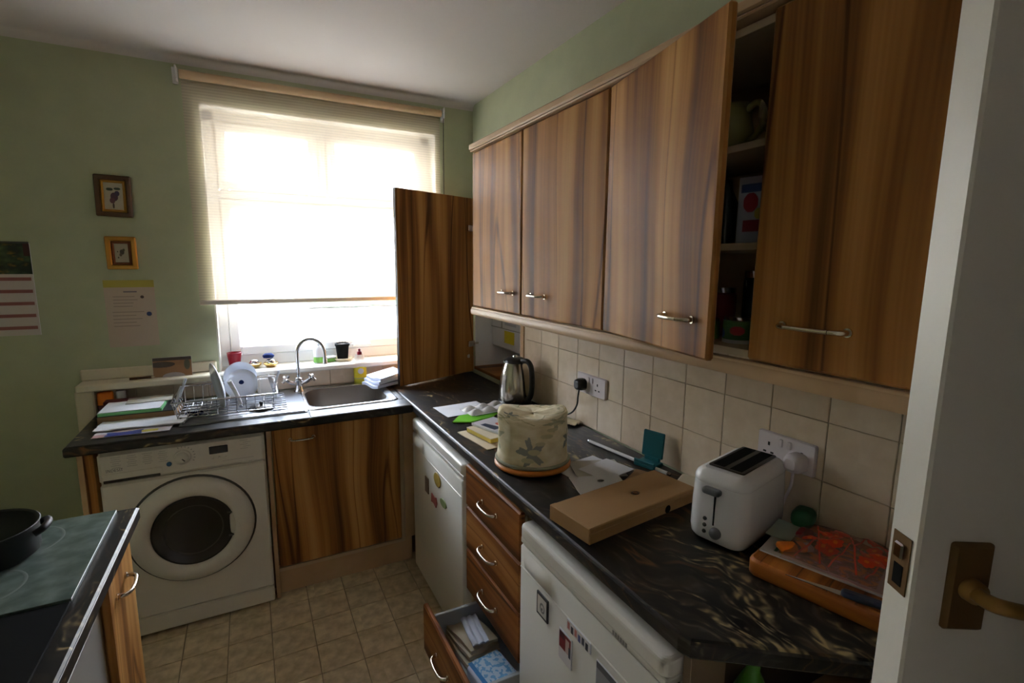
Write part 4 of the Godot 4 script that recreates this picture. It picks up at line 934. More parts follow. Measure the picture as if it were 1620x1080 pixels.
func wall_things():
	var im := blank(96, 128, rgb(190, 180, 156))
	disc(im, 50, 66, 20, rgb(84, 56, 70), 0.9, 1.0); disc(im, 40, 84, 13, rgb(104, 66, 72)); disc(im, 64, 50, 12, rgb(70, 60, 84)); disc(im, 30, 32, 10, rgb(66, 76, 60), 1.6, 0.7); disc(im, 66, 28, 10, rgb(60, 72, 58), 1.6, 0.6); disc(im, 44, 108, 7, rgb(70, 56, 50), 0.7, 1.8)
	frame_picture("upper brown picture frame with a plum-coloured flower print", Vector3(-1.805, 1.896, 0.0), 0.137, 0.186, im, -0.02, "flower_print", M.frame_brown, M.gilt)
	im = blank(96, 112, rgb(186, 178, 160))
	disc(im, 50, 50, 15, rgb(92, 86, 78)); disc(im, 40, 66, 9, rgb(110, 96, 84)); disc(im, 62, 38, 8, rgb(96, 92, 70)); disc(im, 24, 82, 5, rgb(80, 76, 60)); disc(im, 22, 48, 4, rgb(80, 76, 60))
	frame_picture("lower gilt picture frame with a small grey print", Vector3(-1.798, 1.638, 0.0), 0.118, 0.152, im, 0.0, "grey_print", M.gilt, mat("copper_frame", rgb(120, 66, 34), 0.4, 0.4))
	var nt := thing("notice", "pinkish paper notice with a yellow top strip below the frames", "notice", Vector3(-1.785, 1.352, 0.0))
	im = blank(128, 208, rgb(196, 178, 160)); im.fill_rect(Rect2i(0, 0, 128, 22), rgb(184, 172, 80))
	im.fill_rect(Rect2i(48, 34, 34, 4), rgb(120, 110, 120)); text_bars(im, 20, 50, 70, 4, 10, rgb(150, 136, 128), 3); text_bars(im, 16, 98, 84, 5, 11, rgb(150, 136, 128), 4)
	disc(im, 94, 52, 5, rgb(84, 70, 66)); disc(im, 108, 106, 7, rgb(50, 64, 110))
	obj("paper", bx(Vector3(0.196, 0.318, 0.0016), 0.0), M.paper_cream, nt, Vector3(0, 0, 0.002), Vector3(0, 0, 0.0))
	obj("print", quad(0.196, 0.318), print_mat("notice_print", im, 0.8), nt, Vector3(0, 0, 0.0031))
	var ca := thing("calendar", "hanging wall calendar with a dark picture above red-ruled rows", "calendar", Vector3(-2.27, 1.472, 0.0))
	im = blank(160, 224, rgb(206, 194, 190))
	var nz := noise(91, 1.0, 3)
	for y in 74:
		for x in 160:
			var v := nz.get_noise_2d(x * 0.022, y * 0.03)
			im.set_pixel(x, y, rgb(30, 40, 28).lerp(rgb(86, 104, 70), clampf(0.3 + v, 0, 1)).lerp(rgb(150, 110, 40), clampf(nz.get_noise_2d(x * 0.03 + 40.0, y * 0.05) * 2.0 - 0.5, 0, 0.8)))
	im.fill_rect(Rect2i(148, 0, 12, 30), rgb(70, 30, 28))
	for k in 5: im.fill_rect(Rect2i(4, 82 + 30 * k, 152, 8), rgb(150, 92, 88))
	obj("pages", bx(Vector3(0.295, 0.405, 0.005), 0.001), M.paper_white, ca, Vector3(0, 0, 0.004))
	obj("print", quad(0.293, 0.403), print_mat("calendar_print", im, 0.7), ca, Vector3(0, 0, 0.0068))
	obj("binding", bx(Vector3(0.29, 0.008, 0.008), 0.001), M.seal_grey, ca, Vector3(0, 0.205, 0.005))
	# twin sockets on the tiles
	for k in 2:
		var s := thing("wall_socket", ["white twin wall socket with a black plug, behind the tea cosy", "white twin wall socket with a white plug, above the toaster"][k], "socket", Vector3(-0.0105, [1.096, 1.104][k], [1.298, 2.172][k]), -PI / 2)
		obj("plate", stack(rrect(0.165 if k else 0.20, 0.086, 0.006, 4), [Vector2(0, 0), Vector2(0, 0.006), Vector2(0.003, 0.010)]), M.socket_white, s, Vector3.ZERO, Vector3(PI / 2, 0, 0))
		for side in [-1.0, 1.0]:
			obj("switch", bx(Vector3(0.010, 0.022, 0.006), 0.002), M.socket_white, s, Vector3(side * 0.012, 0.022, 0.011))
			for p in [[0.0, 0.016, 0.006, 0.010], [-0.011, -0.008, 0.009, 0.005], [0.011, -0.008, 0.009, 0.005]]:
				obj("pin_hole", bx(Vector3(p[2], p[3], 0.001), 0.0), M.black_plastic, s, Vector3(side * 0.047 + p[0], p[1] - 0.006, 0.0102))
		var pm: Material = [M.black_plastic, M.socket_white][k]
		var px: float = [-0.05, 0.042][k]
		var pg := thing("plug", ["black kettle plug in the far socket, its cable hanging down", "white toaster plug in the near socket"][k], "plug", Vector3(-0.0205, [1.092, 1.092][k], [1.298, 2.172][k] + px), -PI / 2)
		obj("body", stack(rrect(0.05, 0.05, 0.018, 5), [Vector2(0, 0), Vector2(0, 0.022), Vector2(0.004, 0.036), Vector2(0.012, 0.040)]), pm, pg, Vector3.ZERO, Vector3(PI / 2, 0, 0))
		var cpts: Array = [[Vector3(0.0, -0.02, 0.022), Vector3(0.004, -0.05, 0.03), Vector3(0.0, -0.09, 0.032), Vector3(-0.04, -0.135, 0.03), Vector3(-0.11, -0.165, 0.028), Vector3(-0.22, -0.180, 0.03), Vector3(-0.36, -0.181, 0.07)], [Vector3(0.0, -0.02, 0.022), Vector3(0.0, -0.06, 0.026), Vector3(-0.02, -0.12, 0.02), Vector3(-0.03, -0.182, 0.02)]][k]
		obj("cable", tube(curve(cpts, 6), 0.0038, 8), pm, pg)

# ==================================================================== on the sill and round the sink
func sink_things():
	var y := 1.0325
	var cp := thing("cup", "small dark red cup at the left end of the window sill", "cup", Vector3(-1.372, y, -0.065))
	obj("body", lathe([[Vector2(0.0, 0.0), Vector2(0.025, 0.0), Vector2(0.035, 0.084)], [Vector2(0.035, 0.084), Vector2(0.037, 0.086), Vector2(0.034, 0.088), Vector2(0.032, 0.084), Vector2(0.022, 0.005), Vector2(0.0, 0.004)]], 28), M.red_plastic, cp)
	for k in 2:
		var g := thing("gilt_dish", ["small shiny gilt dish on the sill, nearer the red cup", "shiny gilt dish on the sill holding a dark blue scourer"][k], "dish", Vector3([-1.278, -1.198][k], y, [-0.050, -0.040][k]), 0.0, "gilt dishes on the window sill")
		obj("bowl", lathe([[Vector2(0.0, 0.0), Vector2(0.020, 0.0), Vector2(0.035, 0.014), Vector2(0.038, 0.022)], [Vector2(0.038, 0.022), Vector2(0.036, 0.024), Vector2(0.02, 0.01), Vector2(0.0, 0.006)]], 26), M.gold_foil, g)
		obj("metal_scourer", lathe([[Vector2(0.0, 0.008), Vector2(0.022, 0.014), Vector2(0.027, 0.028), Vector2(0.018, 0.041), Vector2(0.0, 0.044)]], 14), M.chrome, g)
	var bs := thing("blue_scourer", "dark blue crumpled scourer on the gilt dish", "scourer", Vector3(-1.208, y + 0.045, -0.052))
	obj("pad", lathe([[Vector2(0.0, 0.0), Vector2(0.026, 0.004), Vector2(0.031, 0.014), Vector2(0.02, 0.026), Vector2(0.0, 0.028)]], 9), M.blue_scourer, bs)
	var gb := thing("soap_bottle", "white and green soap bottle on the sill behind the tap", "bottle", Vector3(-0.945, y, -0.045))
	obj("body", lathe([[Vector2(0.0, 0.0), Vector2(0.028, 0.0), Vector2(0.031, 0.006), Vector2(0.031, 0.036)], [Vector2(0.031, 0.036), Vector2(0.031, 0.07), Vector2(0.024, 0.092), Vector2(0.012, 0.10)]], 24), M.white_china, gb)
	obj("green_band", lathe([[Vector2(0.0314, 0.004), Vector2(0.0314, 0.036)]], 24), M.leaf_green, gb)
	obj("cap", lathe([[Vector2(0.012, 0.10), Vector2(0.011, 0.125), Vector2(0.0, 0.128)]], 18), M.white_china, gb)
	var sp := thing("sponge", "green and white sponge on the sill beside the soap bottle", "sponge", Vector3(-0.883, y, -0.05), 0.3)
	obj("pad", rounded(0.06, 0.04, 0.022, 0.008, 0.005), M.leaf_green, sp)
	obj("top_layer", rounded(0.058, 0.038, 0.010, 0.008, 0.004), M.white_china, sp, Vector3(0, 0.022, 0))
	var pt := thing("plant_pot", "black plant pot with dry soil on a saucer on the sill", "plant pot", Vector3(-0.814, y, -0.06))
	obj("saucer", lathe([[Vector2(0.0, 0.0), Vector2(0.045, 0.0), Vector2(0.056, 0.018), Vector2(0.053, 0.018), Vector2(0.042, 0.004), Vector2(0.0, 0.004)]], 26), M.paper_cream, pt)
	obj("pot", lathe([[Vector2(0.0, 0.005), Vector2(0.029, 0.005), Vector2(0.038, 0.088)], [Vector2(0.038, 0.088), Vector2(0.042, 0.089), Vector2(0.042, 0.102), Vector2(0.037, 0.102), Vector2(0.035, 0.09)]], 28), M.black_matt, pt)
	obj("soil", lathe([[Vector2(0.037, 0.092), Vector2(0.02, 0.098), Vector2(0.0, 0.100)]], 20), M.soil, pt)
	for k in 3: obj("stem", tube([Vector3(-0.01 + 0.012 * k, 0.095, 0), Vector3(-0.015 + 0.017 * k, 0.112, 0.003)], 0.0015, 6), M.soil, pt)
	# washing-up liquid
	var wl := thing("washing_up_bottle", "yellow-labelled washing-up liquid bottle with a red cap behind the sink", "bottle", Vector3(-0.735, 0.9075, 0.036))
	var ell := PackedVector2Array(); for k in 28: ell.append(Vector2(0.036 * cos(TAU * k / 28), 0.021 * sin(TAU * k / 28)))
	obj("lower_body", stack(ell, [Vector2(0.002, 0.0), Vector2(0, 0.004), Vector2(0, 0.035)]), M.soap_yellow, wl)
	obj("label_band", stack(ell, [Vector2(-0.0006, 0.035), Vector2(-0.0006, 0.115)], true, false), M.label_yellow, wl)
	obj("label_disc", oval(0.034, 0.034, 0.001), M.paper_white, wl, Vector3(0, 0.075, 0.0215), Vector3(PI / 2, 0, 0))
	obj("upper_body", stack(ell, [Vector2(0, 0.03), Vector2(0.0, 0.118), Vector2(0.003, 0.14), Vector2(0.010, 0.162), Vector2(0.0125, 0.172)]), M.clear_plastic, wl)
	obj("cap", lathe([[Vector2(0.015, 0.170), Vector2(0.014, 0.186), Vector2(0.007, 0.19)], [Vector2(0.007, 0.19), Vector2(0.006, 0.203), Vector2(0.0, 0.205)]], 20), M.red_plastic, wl)
	# towel at the right end of the sink
	var tw := thing("towel", "folded white towel with blue stripes at the right end of the sink", "towel", Vector3(-0.620, 0.912, 0.165), 0.35)
	var im := blank(96, 96, rgb(214, 220, 236))
	for k in 4: im.fill_rect(Rect2i(0, 10 + 24 * k, 96, 4), rgb(120, 130, 176))
	var tmat := print_mat("towel_print", im, 0.95); tmat.texture_repeat = true
	for k in 3:
		obj("fold", sheet(0.205 - 0.012 * k, 0.16 - 0.01 * k, 0.016, func(u, v): return 0.017 * k + 0.006 + 0.022 * u * (0.4 + 0.3 * k) + 0.005 * sin(7.0 * v + k), 14), tmat, tw, Vector3(0.006 * k, 0, 0))
	# wire dish rack on the drainer
	var rk := thing("dish_rack", "wire dish rack on the drainer left of the tap", "dish rack", Vector3(-1.40, 0.912, 0.285))
	var st := new_st(); var hx := 0.19; var hz := 0.155
	for yy in [0.012, 0.085]:
		var e: float = 0.0 if yy < 0.05 else 0.018
		add_tube(st, [Vector3(-hx - e, yy, -hz - e), Vector3(0, yy, -hz - e), Vector3(hx + e, yy, -hz - e), Vector3(hx + e, yy, 0), Vector3(hx + e, yy, hz + e), Vector3(0, yy, hz + e), Vector3(-hx - e, yy, hz + e), Vector3(-hx - e, yy, 0)], 0.0034, 8, true)
	for k in 11:
		var x := -hx + 2 * hx * k / 10.0
		add_tube(st, [Vector3(x, 0.085, -hz - 0.018), Vector3(x, 0.012, -hz), Vector3(x, 0.012, hz), Vector3(x, 0.085, hz + 0.018)], 0.0017, 6)
	for k in 7:
		var z := -hz + 2 * hz * k / 6.0
		add_tube(st, [Vector3(-hx - 0.018, 0.085, z), Vector3(-hx, 0.012, z), Vector3(hx, 0.012, z), Vector3(hx + 0.018, 0.085, z)], 0.0017, 6)
	st.generate_normals()
	obj("wire_basket", st.commit(), M.chrome, rk)
	for s in [[-1.0, -0.05], [-1.0, 0.12], [1.0, -0.05]]:
		obj("arm", tube([Vector3(s[0] * 0.2, 0.06, s[1]), Vector3(s[0] * 0.2 + 0.03, 0.145, s[1] - 0.01)], 0.006, 10), M.white_china, rk)
	obj("foot", lathe([[Vector2(0.0, -0.006), Vector2(0.008, -0.004), Vector2(0.008, 0.01), Vector2(0.0, 0.012)]], 12), M.black_plastic, rk, Vector3(-0.18, 0.004, 0.15))
	var plate := lathe([[Vector2(0.0, 0.0), Vector2(0.06, 0.0), Vector2(0.075, 0.004), Vector2(0.108, 0.014)], [Vector2(0.108, 0.014), Vector2(0.110, 0.016), Vector2(0.107, 0.018), Vector2(0.072, 0.008), Vector2(0.0, 0.006)]], 40)
	var pa := thing("plate", "white dinner plate standing edge-on in the dish rack", "plate", Vector3(-1.425, 1.026, 0.285)); pa.rotation = Vector3(0.0, 0.25, PI / 2 + 0.16)
	obj("dish", plate, M.white_china, pa)
	var pb := thing("side_plate", "white side plate facing the room in the dish rack", "plate", Vector3(-1.342, 0.998, 0.190)); pb.rotation = Vector3(PI / 2 - 0.22, 0, 0)
	obj("dish", lathe([[Vector2(0.0, 0.0), Vector2(0.045, 0.0), Vector2(0.074, 0.012)], [Vector2(0.074, 0.012), Vector2(0.075, 0.014), Vector2(0.05, 0.007), Vector2(0.0, 0.005)]], 36), M.white_china, pb)
	obj("blue_motif", lathe([[Vector2(0.013, 0.0055), Vector2(0.0, 0.0065)]], 20), M.blue_scourer, pb, Vector3(0, 0, -0.012))
	var pc := thing("white_bowl", "white bowl leaning behind the side plate in the dish rack", "bowl", Vector3(-1.338, 1.012, 0.105)); pc.scale = Vector3.ONE * 0.82; pc.rotation = Vector3(PI / 2 - 0.35, 0, 0.2)
	obj("dish", lathe([[Vector2(0.0, 0.0), Vector2(0.04, 0.0), Vector2(0.08, 0.03), Vector2(0.095, 0.055)], [Vector2(0.095, 0.055), Vector2(0.091, 0.056), Vector2(0.07, 0.025), Vector2(0.0, 0.008)]], 36), M.white_china, pc)
	var bx2 := thing("food_tub", "clear square food tub drying in the dish rack", "tub", Vector3(-1.226, 0.978, 0.190)); bx2.rotation = Vector3(PI / 2 - 0.2, 0, 0)
	obj("tub", stack(rrect(0.085, 0.095, 0.015, 4), [Vector2(0.008, 0.0), Vector2(0.0, 0.05), Vector2(-0.004, 0.052), Vector2(0.002, 0.052), Vector2(0.010, 0.004)]), M.clear_plastic, bx2, Vector3(0, -0.02, 0))
	var kn := thing("table_knife", "steel table knife upright at the right end of the dish rack", "knife", Vector3(-1.193, 0.925, 0.20)); kn.rotation = Vector3(-0.1, 0, 0.22)
	obj("blade", slab(PackedVector2Array([Vector2(-0.006, 0), Vector2(0.006, 0), Vector2(0.009, 0.10), Vector2(0.0, 0.115), Vector2(-0.008, 0.10)]), 0.002, 0.0006), M.steel, kn, Vector3(0, 0.0, 0), Vector3(-PI / 2, 0, 0))
	obj("handle", tube([Vector3(0, 0.0, 0), Vector3(0, -0.01, 0)], 0.006, 10), M.steel, kn)
	var fk := thing("kitchen_knife", "white-handled kitchen knife leaning forward out of the dish rack", "knife", Vector3(-1.345, 0.955, 0.43)); fk.rotation = Vector3(0.35, 0.0, 0.28)
	obj("handle", tube(curve([Vector3(0, 0, 0), Vector3(0.002, 0.05, -0.01), Vector3(-0.004, 0.125, -0.02)], 5), 0.0075, 10, false, 0.010), M.white_china, fk)
	obj("ferrule", tube([Vector3(0, -0.012, 0.002), Vector3(0, 0.004, 0)], 0.009, 10), M.chrome, fk)
	var gl := thing("tumbler", "small clear tumbler standing on the front of the drainer", "glass", Vector3(-1.195, 0.9125, 0.425))
	obj("glass", lathe([[Vector2(0.0, 0.0), Vector2(0.02, 0.0), Vector2(0.024, 0.06)], [Vector2(0.024, 0.06), Vector2(0.0225, 0.06), Vector2(0.0185, 0.006), Vector2(0.0, 0.005)]], 24), M.clear_glass, gl)
	obj("rim", lathe([[Vector2(0.0242, 0.057), Vector2(0.025, 0.060), Vector2(0.022, 0.062)]], 24), M.white_china, gl)
	var ld := thing("pan_lid", "dark round pan lid lying on the drainer beside the rack", "lid", Vector3(-1.262, 0.9125, 0.385)); ld.rotation.x = 0.08
	obj("disc", lathe([[Vector2(0.0, 0.0), Vector2(0.055, 0.0), Vector2(0.058, 0.004), Vector2(0.045, 0.016), Vector2(0.0, 0.022)]], 32), M.drum_steel, ld)
	obj("knob", lathe([[Vector2(0.006, 0.02), Vector2(0.01, 0.034), Vector2(0.0, 0.037)]], 16), M.black_plastic, ld)

# ==================================================================== left end of the sink worktop, and the ledge
func paper_item(called: String, label: String, category: String, at: Vector3, turn: float, w: float, d: float, t: float, m: Material, amount := 0.003, sd := 1, freq := 1.6, group := "") -> Node3D:
	var o := thing(called, label, category, at, turn, group)
	obj("sheet", sheet(w, d, t, crumple(amount, sd, freq), 12), m, o)
	return o

func left_worktop_things():
	var y := 0.9055
	# ledge
	var im := blank(128, 84, rgb(150, 112, 78)); im.fill_rect(Rect2i(0, 0, 128, 14), rgb(70, 58, 52)); disc(im, 30, 30, 26, rgb(70, 58, 52), 1.6, 0.5)
	disc(im, 66, 84, 22, rgb(176, 172, 178), 1.7, 0.8); disc(im, 112, 34, 12, rgb(90, 92, 74), 0.8, 2.0)
	var pc := thing("postcard", "brown picture postcard standing on the cream ledge", "postcard", Vector3(-1.637, 1.088, 0.055)); pc.rotation.x = -0.12
	obj("card", bx(Vector3(0.162, 0.096, 0.0018), 0.0), M.paper_white, pc)
	obj("print", quad(0.160, 0.094), print_mat("postcard_print", im, 0.5), pc, Vector3(0, 0, 0.0011))
	var sl := thing("wooden_stick", "slim brown wooden stick lying beside the postcard on the ledge", "stick", Vector3(-1.765, 1.0465, 0.070), 0.1)
	obj("shaft", tube([Vector3(-0.045, 0, 0), Vector3(0.04, 0, 0)], 0.0055, 6), M.frame_brown, sl)
	obj("tip", tube([Vector3(0.04, 0, 0), Vector3(0.055, 0, 0)], 0.0055, 6, false, 0.001), M.paper_cream, sl)
	# worktop
	var pk := thing("orange_packet", "orange food packet under the ledge at the worktop's left corner", "packet", Vector3(-1.910, y, 0.062), 0.12)
	obj("bag", rounded(0.062, 0.035, 0.088, 0.012, 0.01), M.orange, pk)
	obj("dark_base", rounded(0.064, 0.037, 0.030, 0.012, 0.006), M.maroon, pk)
	var tn := thing("white_tub", "small white tub beside the orange packet", "tub", Vector3(-1.850, y, 0.062))
	obj("body", lathe([[Vector2(0.018, 0.0), Vector2(0.019, 0.085), Vector2(0.0, 0.086)]], 20), M.paper_white, tn)
	var mag_im := blank(128, 64, rgb(206, 200, 206)); mag_im.fill_rect(Rect2i(20, 30, 60, 30), rgb(36, 46, 116)); mag_im.fill_rect(Rect2i(78, 38, 28, 14), rgb(200, 186, 60)); mag_im.fill_rect(Rect2i(0, 42, 22, 22), rgb(190, 150, 146)); mag_im.fill_rect(Rect2i(20, 50, 60, 14), rgb(36, 46, 116)); disc(mag_im, 50, 22, 14, rgb(214, 196, 190), 1.8, 0.8)
	mag_im.flip_y()
	var leaflet := paper_item("leaflet", "blue and yellow printed leaflet at the front of the worktop", "leaflet", Vector3(-1.735, y, 0.495), -0.05, 0.26, 0.10, 0.003, print_mat("leaflet_print", mag_im, 0.45), 0.004, 3)
	leaflet.set_meta("label", "blue and yellow printed leaflet at the worktop's front edge, left end")
	var nw := paper_item("newspaper", "folded white newspaper lying over the printed leaflet", "newspaper", Vector3(-1.715, y + 0.0072, 0.415), -0.06, 0.315, 0.125, 0.005, M.paper_white, 0.006, 5, 2.0)
	var fd := thing("brown_folder", "thick brown folder at the bottom of the paper pile", "folder", Vector3(-1.745, y, 0.235), -0.04)
	obj("cover", bx(Vector3(0.285, 0.004, 0.215), 0.001), M.kraft_dark, fd, Vector3(0, 0.002, 0)); obj("pages", bx(Vector3(0.278, 0.030, 0.212), 0.001), M.paper_brown, fd, Vector3(0, 0.019, 0)); obj("cover", bx(Vector3(0.285, 0.004, 0.215), 0.001), M.magnet_dark, fd, Vector3(0, 0.036, 0))
	var gr := thing("green_booklet", "green-edged white booklet on top of the brown folder", "booklet", Vector3(-1.768, y + 0.0385, 0.250), -0.02)
	obj("pages", bx(Vector3(0.228, 0.011, 0.190), 0.001), M.paper_green, gr, Vector3(0, 0.0055, 0)); obj("cover", sheet(0.222, 0.186, 0.002, crumple(0.002, 8), 8), M.paper_white, gr, Vector3(-0.004, 0.0115, -0.006))
	var en := paper_item("envelope", "pale grey envelope topmost on the paper pile", "envelope", Vector3(-1.722, y + 0.0525, 0.165), 0.04, 0.175, 0.11, 0.003, mat("paper_grey", rgb(196, 192, 180), 0.75), 0.004, 12)
	var mb := thing("maroon_notebook", "maroon notebook behind the green booklet", "notebook", Vector3(-1.835, y + 0.0385, 0.123), 0.0)
	obj("cover", bx(Vector3(0.135, 0.018, 0.055), 0.002), M.maroon, mb, Vector3(0, 0.009, 0))
	var scr := thing("scissors", "steel scissors with dark handles beside the dish rack", "scissors", Vector3(-1.545, y + 0.012, 0.40), 1.35)
	obj("blade", slab(PackedVector2Array([Vector2(-0.10, -0.004), Vector2(0.02, -0.008), Vector2(0.02, 0.004), Vector2(-0.10, 0.0)]), 0.002, 0.0005), M.chrome, scr)
	obj("blade", slab(PackedVector2Array([Vector2(-0.10, 0.004), Vector2(0.02, 0.009), Vector2(0.02, -0.003), Vector2(-0.10, 0.0)]), 0.002, 0.0005), M.chrome, scr, Vector3(0, 0.002, 0))
	for s in [-1.0, 1.0]:
		var lp := []; for k in 14: lp.append(Vector3(0.045 + 0.026 * cos(TAU * k / 14), 0.0, s * 0.017 + 0.015 * sin(TAU * k / 14)))
		obj("handle", tube(lp, 0.0042, 8, true), M.blue_scourer, scr, Vector3(0, 0.001, 0))

# ==================================================================== along the tiled wall
func right_worktop_things():
	var y := 0.9055
	# kettle
	var k := thing("kettle", "stainless steel kettle with black handle in the worktop corner", "kettle", Vector3(-0.118, y, 0.800), -1.25)
	obj("power_base", lathe([[Vector2(0.0, 0.0), Vector2(0.082, 0.0), Vector2(0.085, 0.006), Vector2(0.083, 0.018), Vector2(0.0, 0.02)]], 40), M.black_plastic, k)
	obj("body", lathe([[Vector2(0.079, 0.021), Vector2(0.081, 0.026), Vector2(0.080, 0.07), Vector2(0.076, 0.12), Vector2(0.068, 0.17), Vector2(0.058, 0.203), Vector2(0.054, 0.212)]], 48), M.kettle_steel, k)
	obj("lid", lathe([[Vector2(0.056, 0.211), Vector2(0.052, 0.224), Vector2(0.036, 0.234), Vector2(0.0, 0.237)]], 40), M.black_plastic, k)
	obj("lid_knob", lathe([[Vector2(0.012, 0.234), Vector2(0.013, 0.244), Vector2(0.0, 0.248)]], 18), M.chrome, k)
	var hp := curve([Vector3(0.046, 0.222, 0), Vector3(0.085, 0.224, 0), Vector3(0.108, 0.196, 0), Vector3(0.115, 0.13, 0), Vector3(0.112, 0.075, 0), Vector3(0.098, 0.042, 0), Vector3(0.076, 0.032, 0)], 6)
	obj("handle", tube(hp, 0.0135, 14), M.black_plastic, k)
	obj("spout", stack(PackedVector2Array([Vector2(-0.085, -0.004), Vector2(-0.085, 0.004), Vector2(-0.05, 0.028), Vector2(-0.05, -0.028)]), [Vector2(0.012, 0.17), Vector2(0.0, 0.205), Vector2(0.0, 0.212)]), M.kettle_steel, k)
	obj("water_gauge", bx(Vector3(0.02, 0.11, 0.004), 0.002), M.clear_plastic, k, Vector3(0.0, 0.10, 0.0785))
	# papers near the corner
	paper_item("paper_sheet", "plain white sheet of paper on the worktop in front of the kettle", "paper", Vector3(-0.398, y, 0.79), 0.06, 0.235, 0.18, 0.0012, M.paper_white, 0.003, 21)
	var lg := thing("lime_pouch", "bright lime green flat pouch on the worktop", "pouch", Vector3(-0.405, y, 0.940), 0.16)
	obj("pouch", slab(PackedVector2Array([Vector2(-0.12, 0.01), Vector2(-0.05, -0.052), Vector2(0.06, -0.045), Vector2(0.13, 0.015), Vector2(0.05, 0.055), Vector2(-0.05, 0.058)]), 0.007, 0.003), M.lime, lg)
	var bp := thing("blister_pack", "crumpled clear blister packaging lying over the white sheet", "packaging", Vector3(-0.318, y + 0.012, 0.884), 0.1)
	obj("tray", sheet(0.215, 0.12, 0.0012, func(u, v): return 0.002 + 0.020 * absf(sin(u * 9.5)) * absf(sin(v * 6.3)) + 0.006 * u, 26), M.clear_plastic, bp)
	obj("backing", sheet(0.19, 0.10, 0.001, crumple(0.003, 31), 6), M.paper_white, bp, Vector3(0.01, -0.004, 0))
	# pile of notebooks and post beside the cosy
	paper_item("kraft_envelope", "large buff envelope at the bottom of the pile by the tea cosy", "envelope", Vector3(-0.452, y, 1.208), 0.12, 0.165, 0.235, 0.003, M.paper_cream, 0.003, 23)
	var yp := thing("yellow_notepad", "yellow notepad on the buff envelope", "notepad", Vector3(-0.438, y + 0.0065, 1.195), 0.17)
	obj("pages", bx(Vector3(0.125, 0.017, 0.175), 0.002), M.paper_yellow, yp, Vector3(0, 0.0085, 0)); obj("cover", bx(Vector3(0.1252, 0.0018, 0.1752), 0.0), M.paper_cream, yp, Vector3(0, 0.018, 0))
	var im := blank(80, 112, rgb(204, 202, 206)); 
	for q in 60: im.fill_rect(Rect2i(6 + int(0.0 * q), 30 + q, 18 + q / 6, 1), rgb(56, 66, 86))
	disc(im, 48, 66, 13, rgb(206, 104, 78), 0.8, 1.5); im.fill_rect(Rect2i(60, 98, 18, 8), rgb(60, 60, 80))
	var bk := thing("white_booklet", "white booklet with dark blue and orange cover print, top of its pile", "booklet", Vector3(-0.402, y + 0.0262, 1.165), 0.30)
	obj("pages", bx(Vector3(0.125, 0.010, 0.165), 0.001), M.paper_white, bk, Vector3(0, 0.005, 0))
	obj("print", quad(0.123, 0.163), print_mat("booklet_print", im, 0.4), bk, Vector3(0, 0.0103, 0), Vector3(-PI / 2, 0, 0))
	# tea cosy on its board
	var bd := thing("round_board", "round orange-brown wooden board under the tea cosy", "board", Vector3(-0.425, y, 1.512))
	obj("disc", lathe([[Vector2(0.0, 0.0), Vector2(0.127, 0.0), Vector2(0.135, 0.006), Vector2(0.135, 0.013), Vector2(0.129, 0.018), Vector2(0.0, 0.018)]], 48), mat("orange_wood", rgb(206, 124, 44), 0.45), bd)
	var cz := thing("tea_cosy", "fabric tea cosy with leaf print on a round wooden board", "tea cosy", Vector3(-0.425, y + 0.0185, 1.512), -0.48)
	obj("cover", cosy_mesh(), cosy_mat(), cz)
	obj("hem", cosy_hem(), mat("hem_grey", rgb(150, 150, 128), 0.95), cz)
	# post between cosy and box
	var ps := [[-0.285, 1.640, 0.16, 0.20, 0.13, "crumpled white paper slip behind the tea cosy, undermost of the letters"], [-0.262, 1.672, -0.35, 0.17, 0.14, "white letter fanned out in the middle of the post behind the tea cosy"], [-0.245, 1.700, 0.22, 0.15, 0.12, "torn white envelope on top of the fanned post"], [-0.345, 1.795, -0.30, 0.165, 0.125, "white envelope with a small printed mark lying against the cardboard box"]]
	var ems := [M.paper_white, M.paper_grey, M.paper_white, M.paper_white]
	for q in 4:
		var lt := paper_item("letter", ps[q][5], "letter", Vector3(ps[q][0], y + 0.0052 * q, ps[q][1]), ps[q][2], ps[q][3], ps[q][4], 0.0015, ems[q], 0.004, 40 + q, 1.4, "letters between the tea cosy and the box")
		if q == 3: obj("postmark", slab(oval_poly(0.022, 0.014), 0.0004, 0.0001), M.seal_grey, lt, Vector3(0.01, 0.0058, -0.02))
	paper_item("brown_envelope", "brown envelope lying beside the teal stand", "envelope", Vector3(-0.172, y, 1.795), 0.5, 0.13, 0.085, 0.002, M.paper_brown, 0.002, 51)
	# flat cardboard box
	var cb := thing("cardboard_box", "flat brown cardboard box lying across the worktop", "box", Vector3(-0.362, y, 1.936), 0.12)
	obj("tray", boxes([span(Vector3(-0.212, 0.0, -0.077), Vector3(0.212, 0.030, 0.077))], 0.0025), M.kraft, cb)
	obj("lid", boxes([span(Vector3(-0.214, 0.0305, -0.0785), Vector3(0.214, 0.046, 0.0785)), span(Vector3(-0.2155, 0.004, -0.0785), Vector3(-0.2125, 0.046, 0.0785))], 0.0025), M.kraft, cb)
	obj("lid_edge", boxes([span(Vector3(-0.2135, 0.0455, -0.0775), Vector3(-0.196, 0.0466, 0.0775))], 0.0004), M.kraft, cb)
	obj("logo", slab(oval_poly(0.030, 0.022), 0.0004, 0.0001), M.kraft_dark, cb, Vector3(0.035, 0.0461, 0.004))
	obj("logo_ring", tube(ring_pts(0.009, 12), 0.0012, 6, true), M.black_plastic, cb, Vector3(0.035, 0.0466, 0.004))
	obj("tab_hole", lathe([[Vector2(0.012, 0.0), Vector2(0.010, 0.0006), Vector2(0.0, 0.0006)]], 16), M.black_matt, cb, Vector3(0.09, 0.012, 0.0772), Vector3(PI / 2, 0, 0))
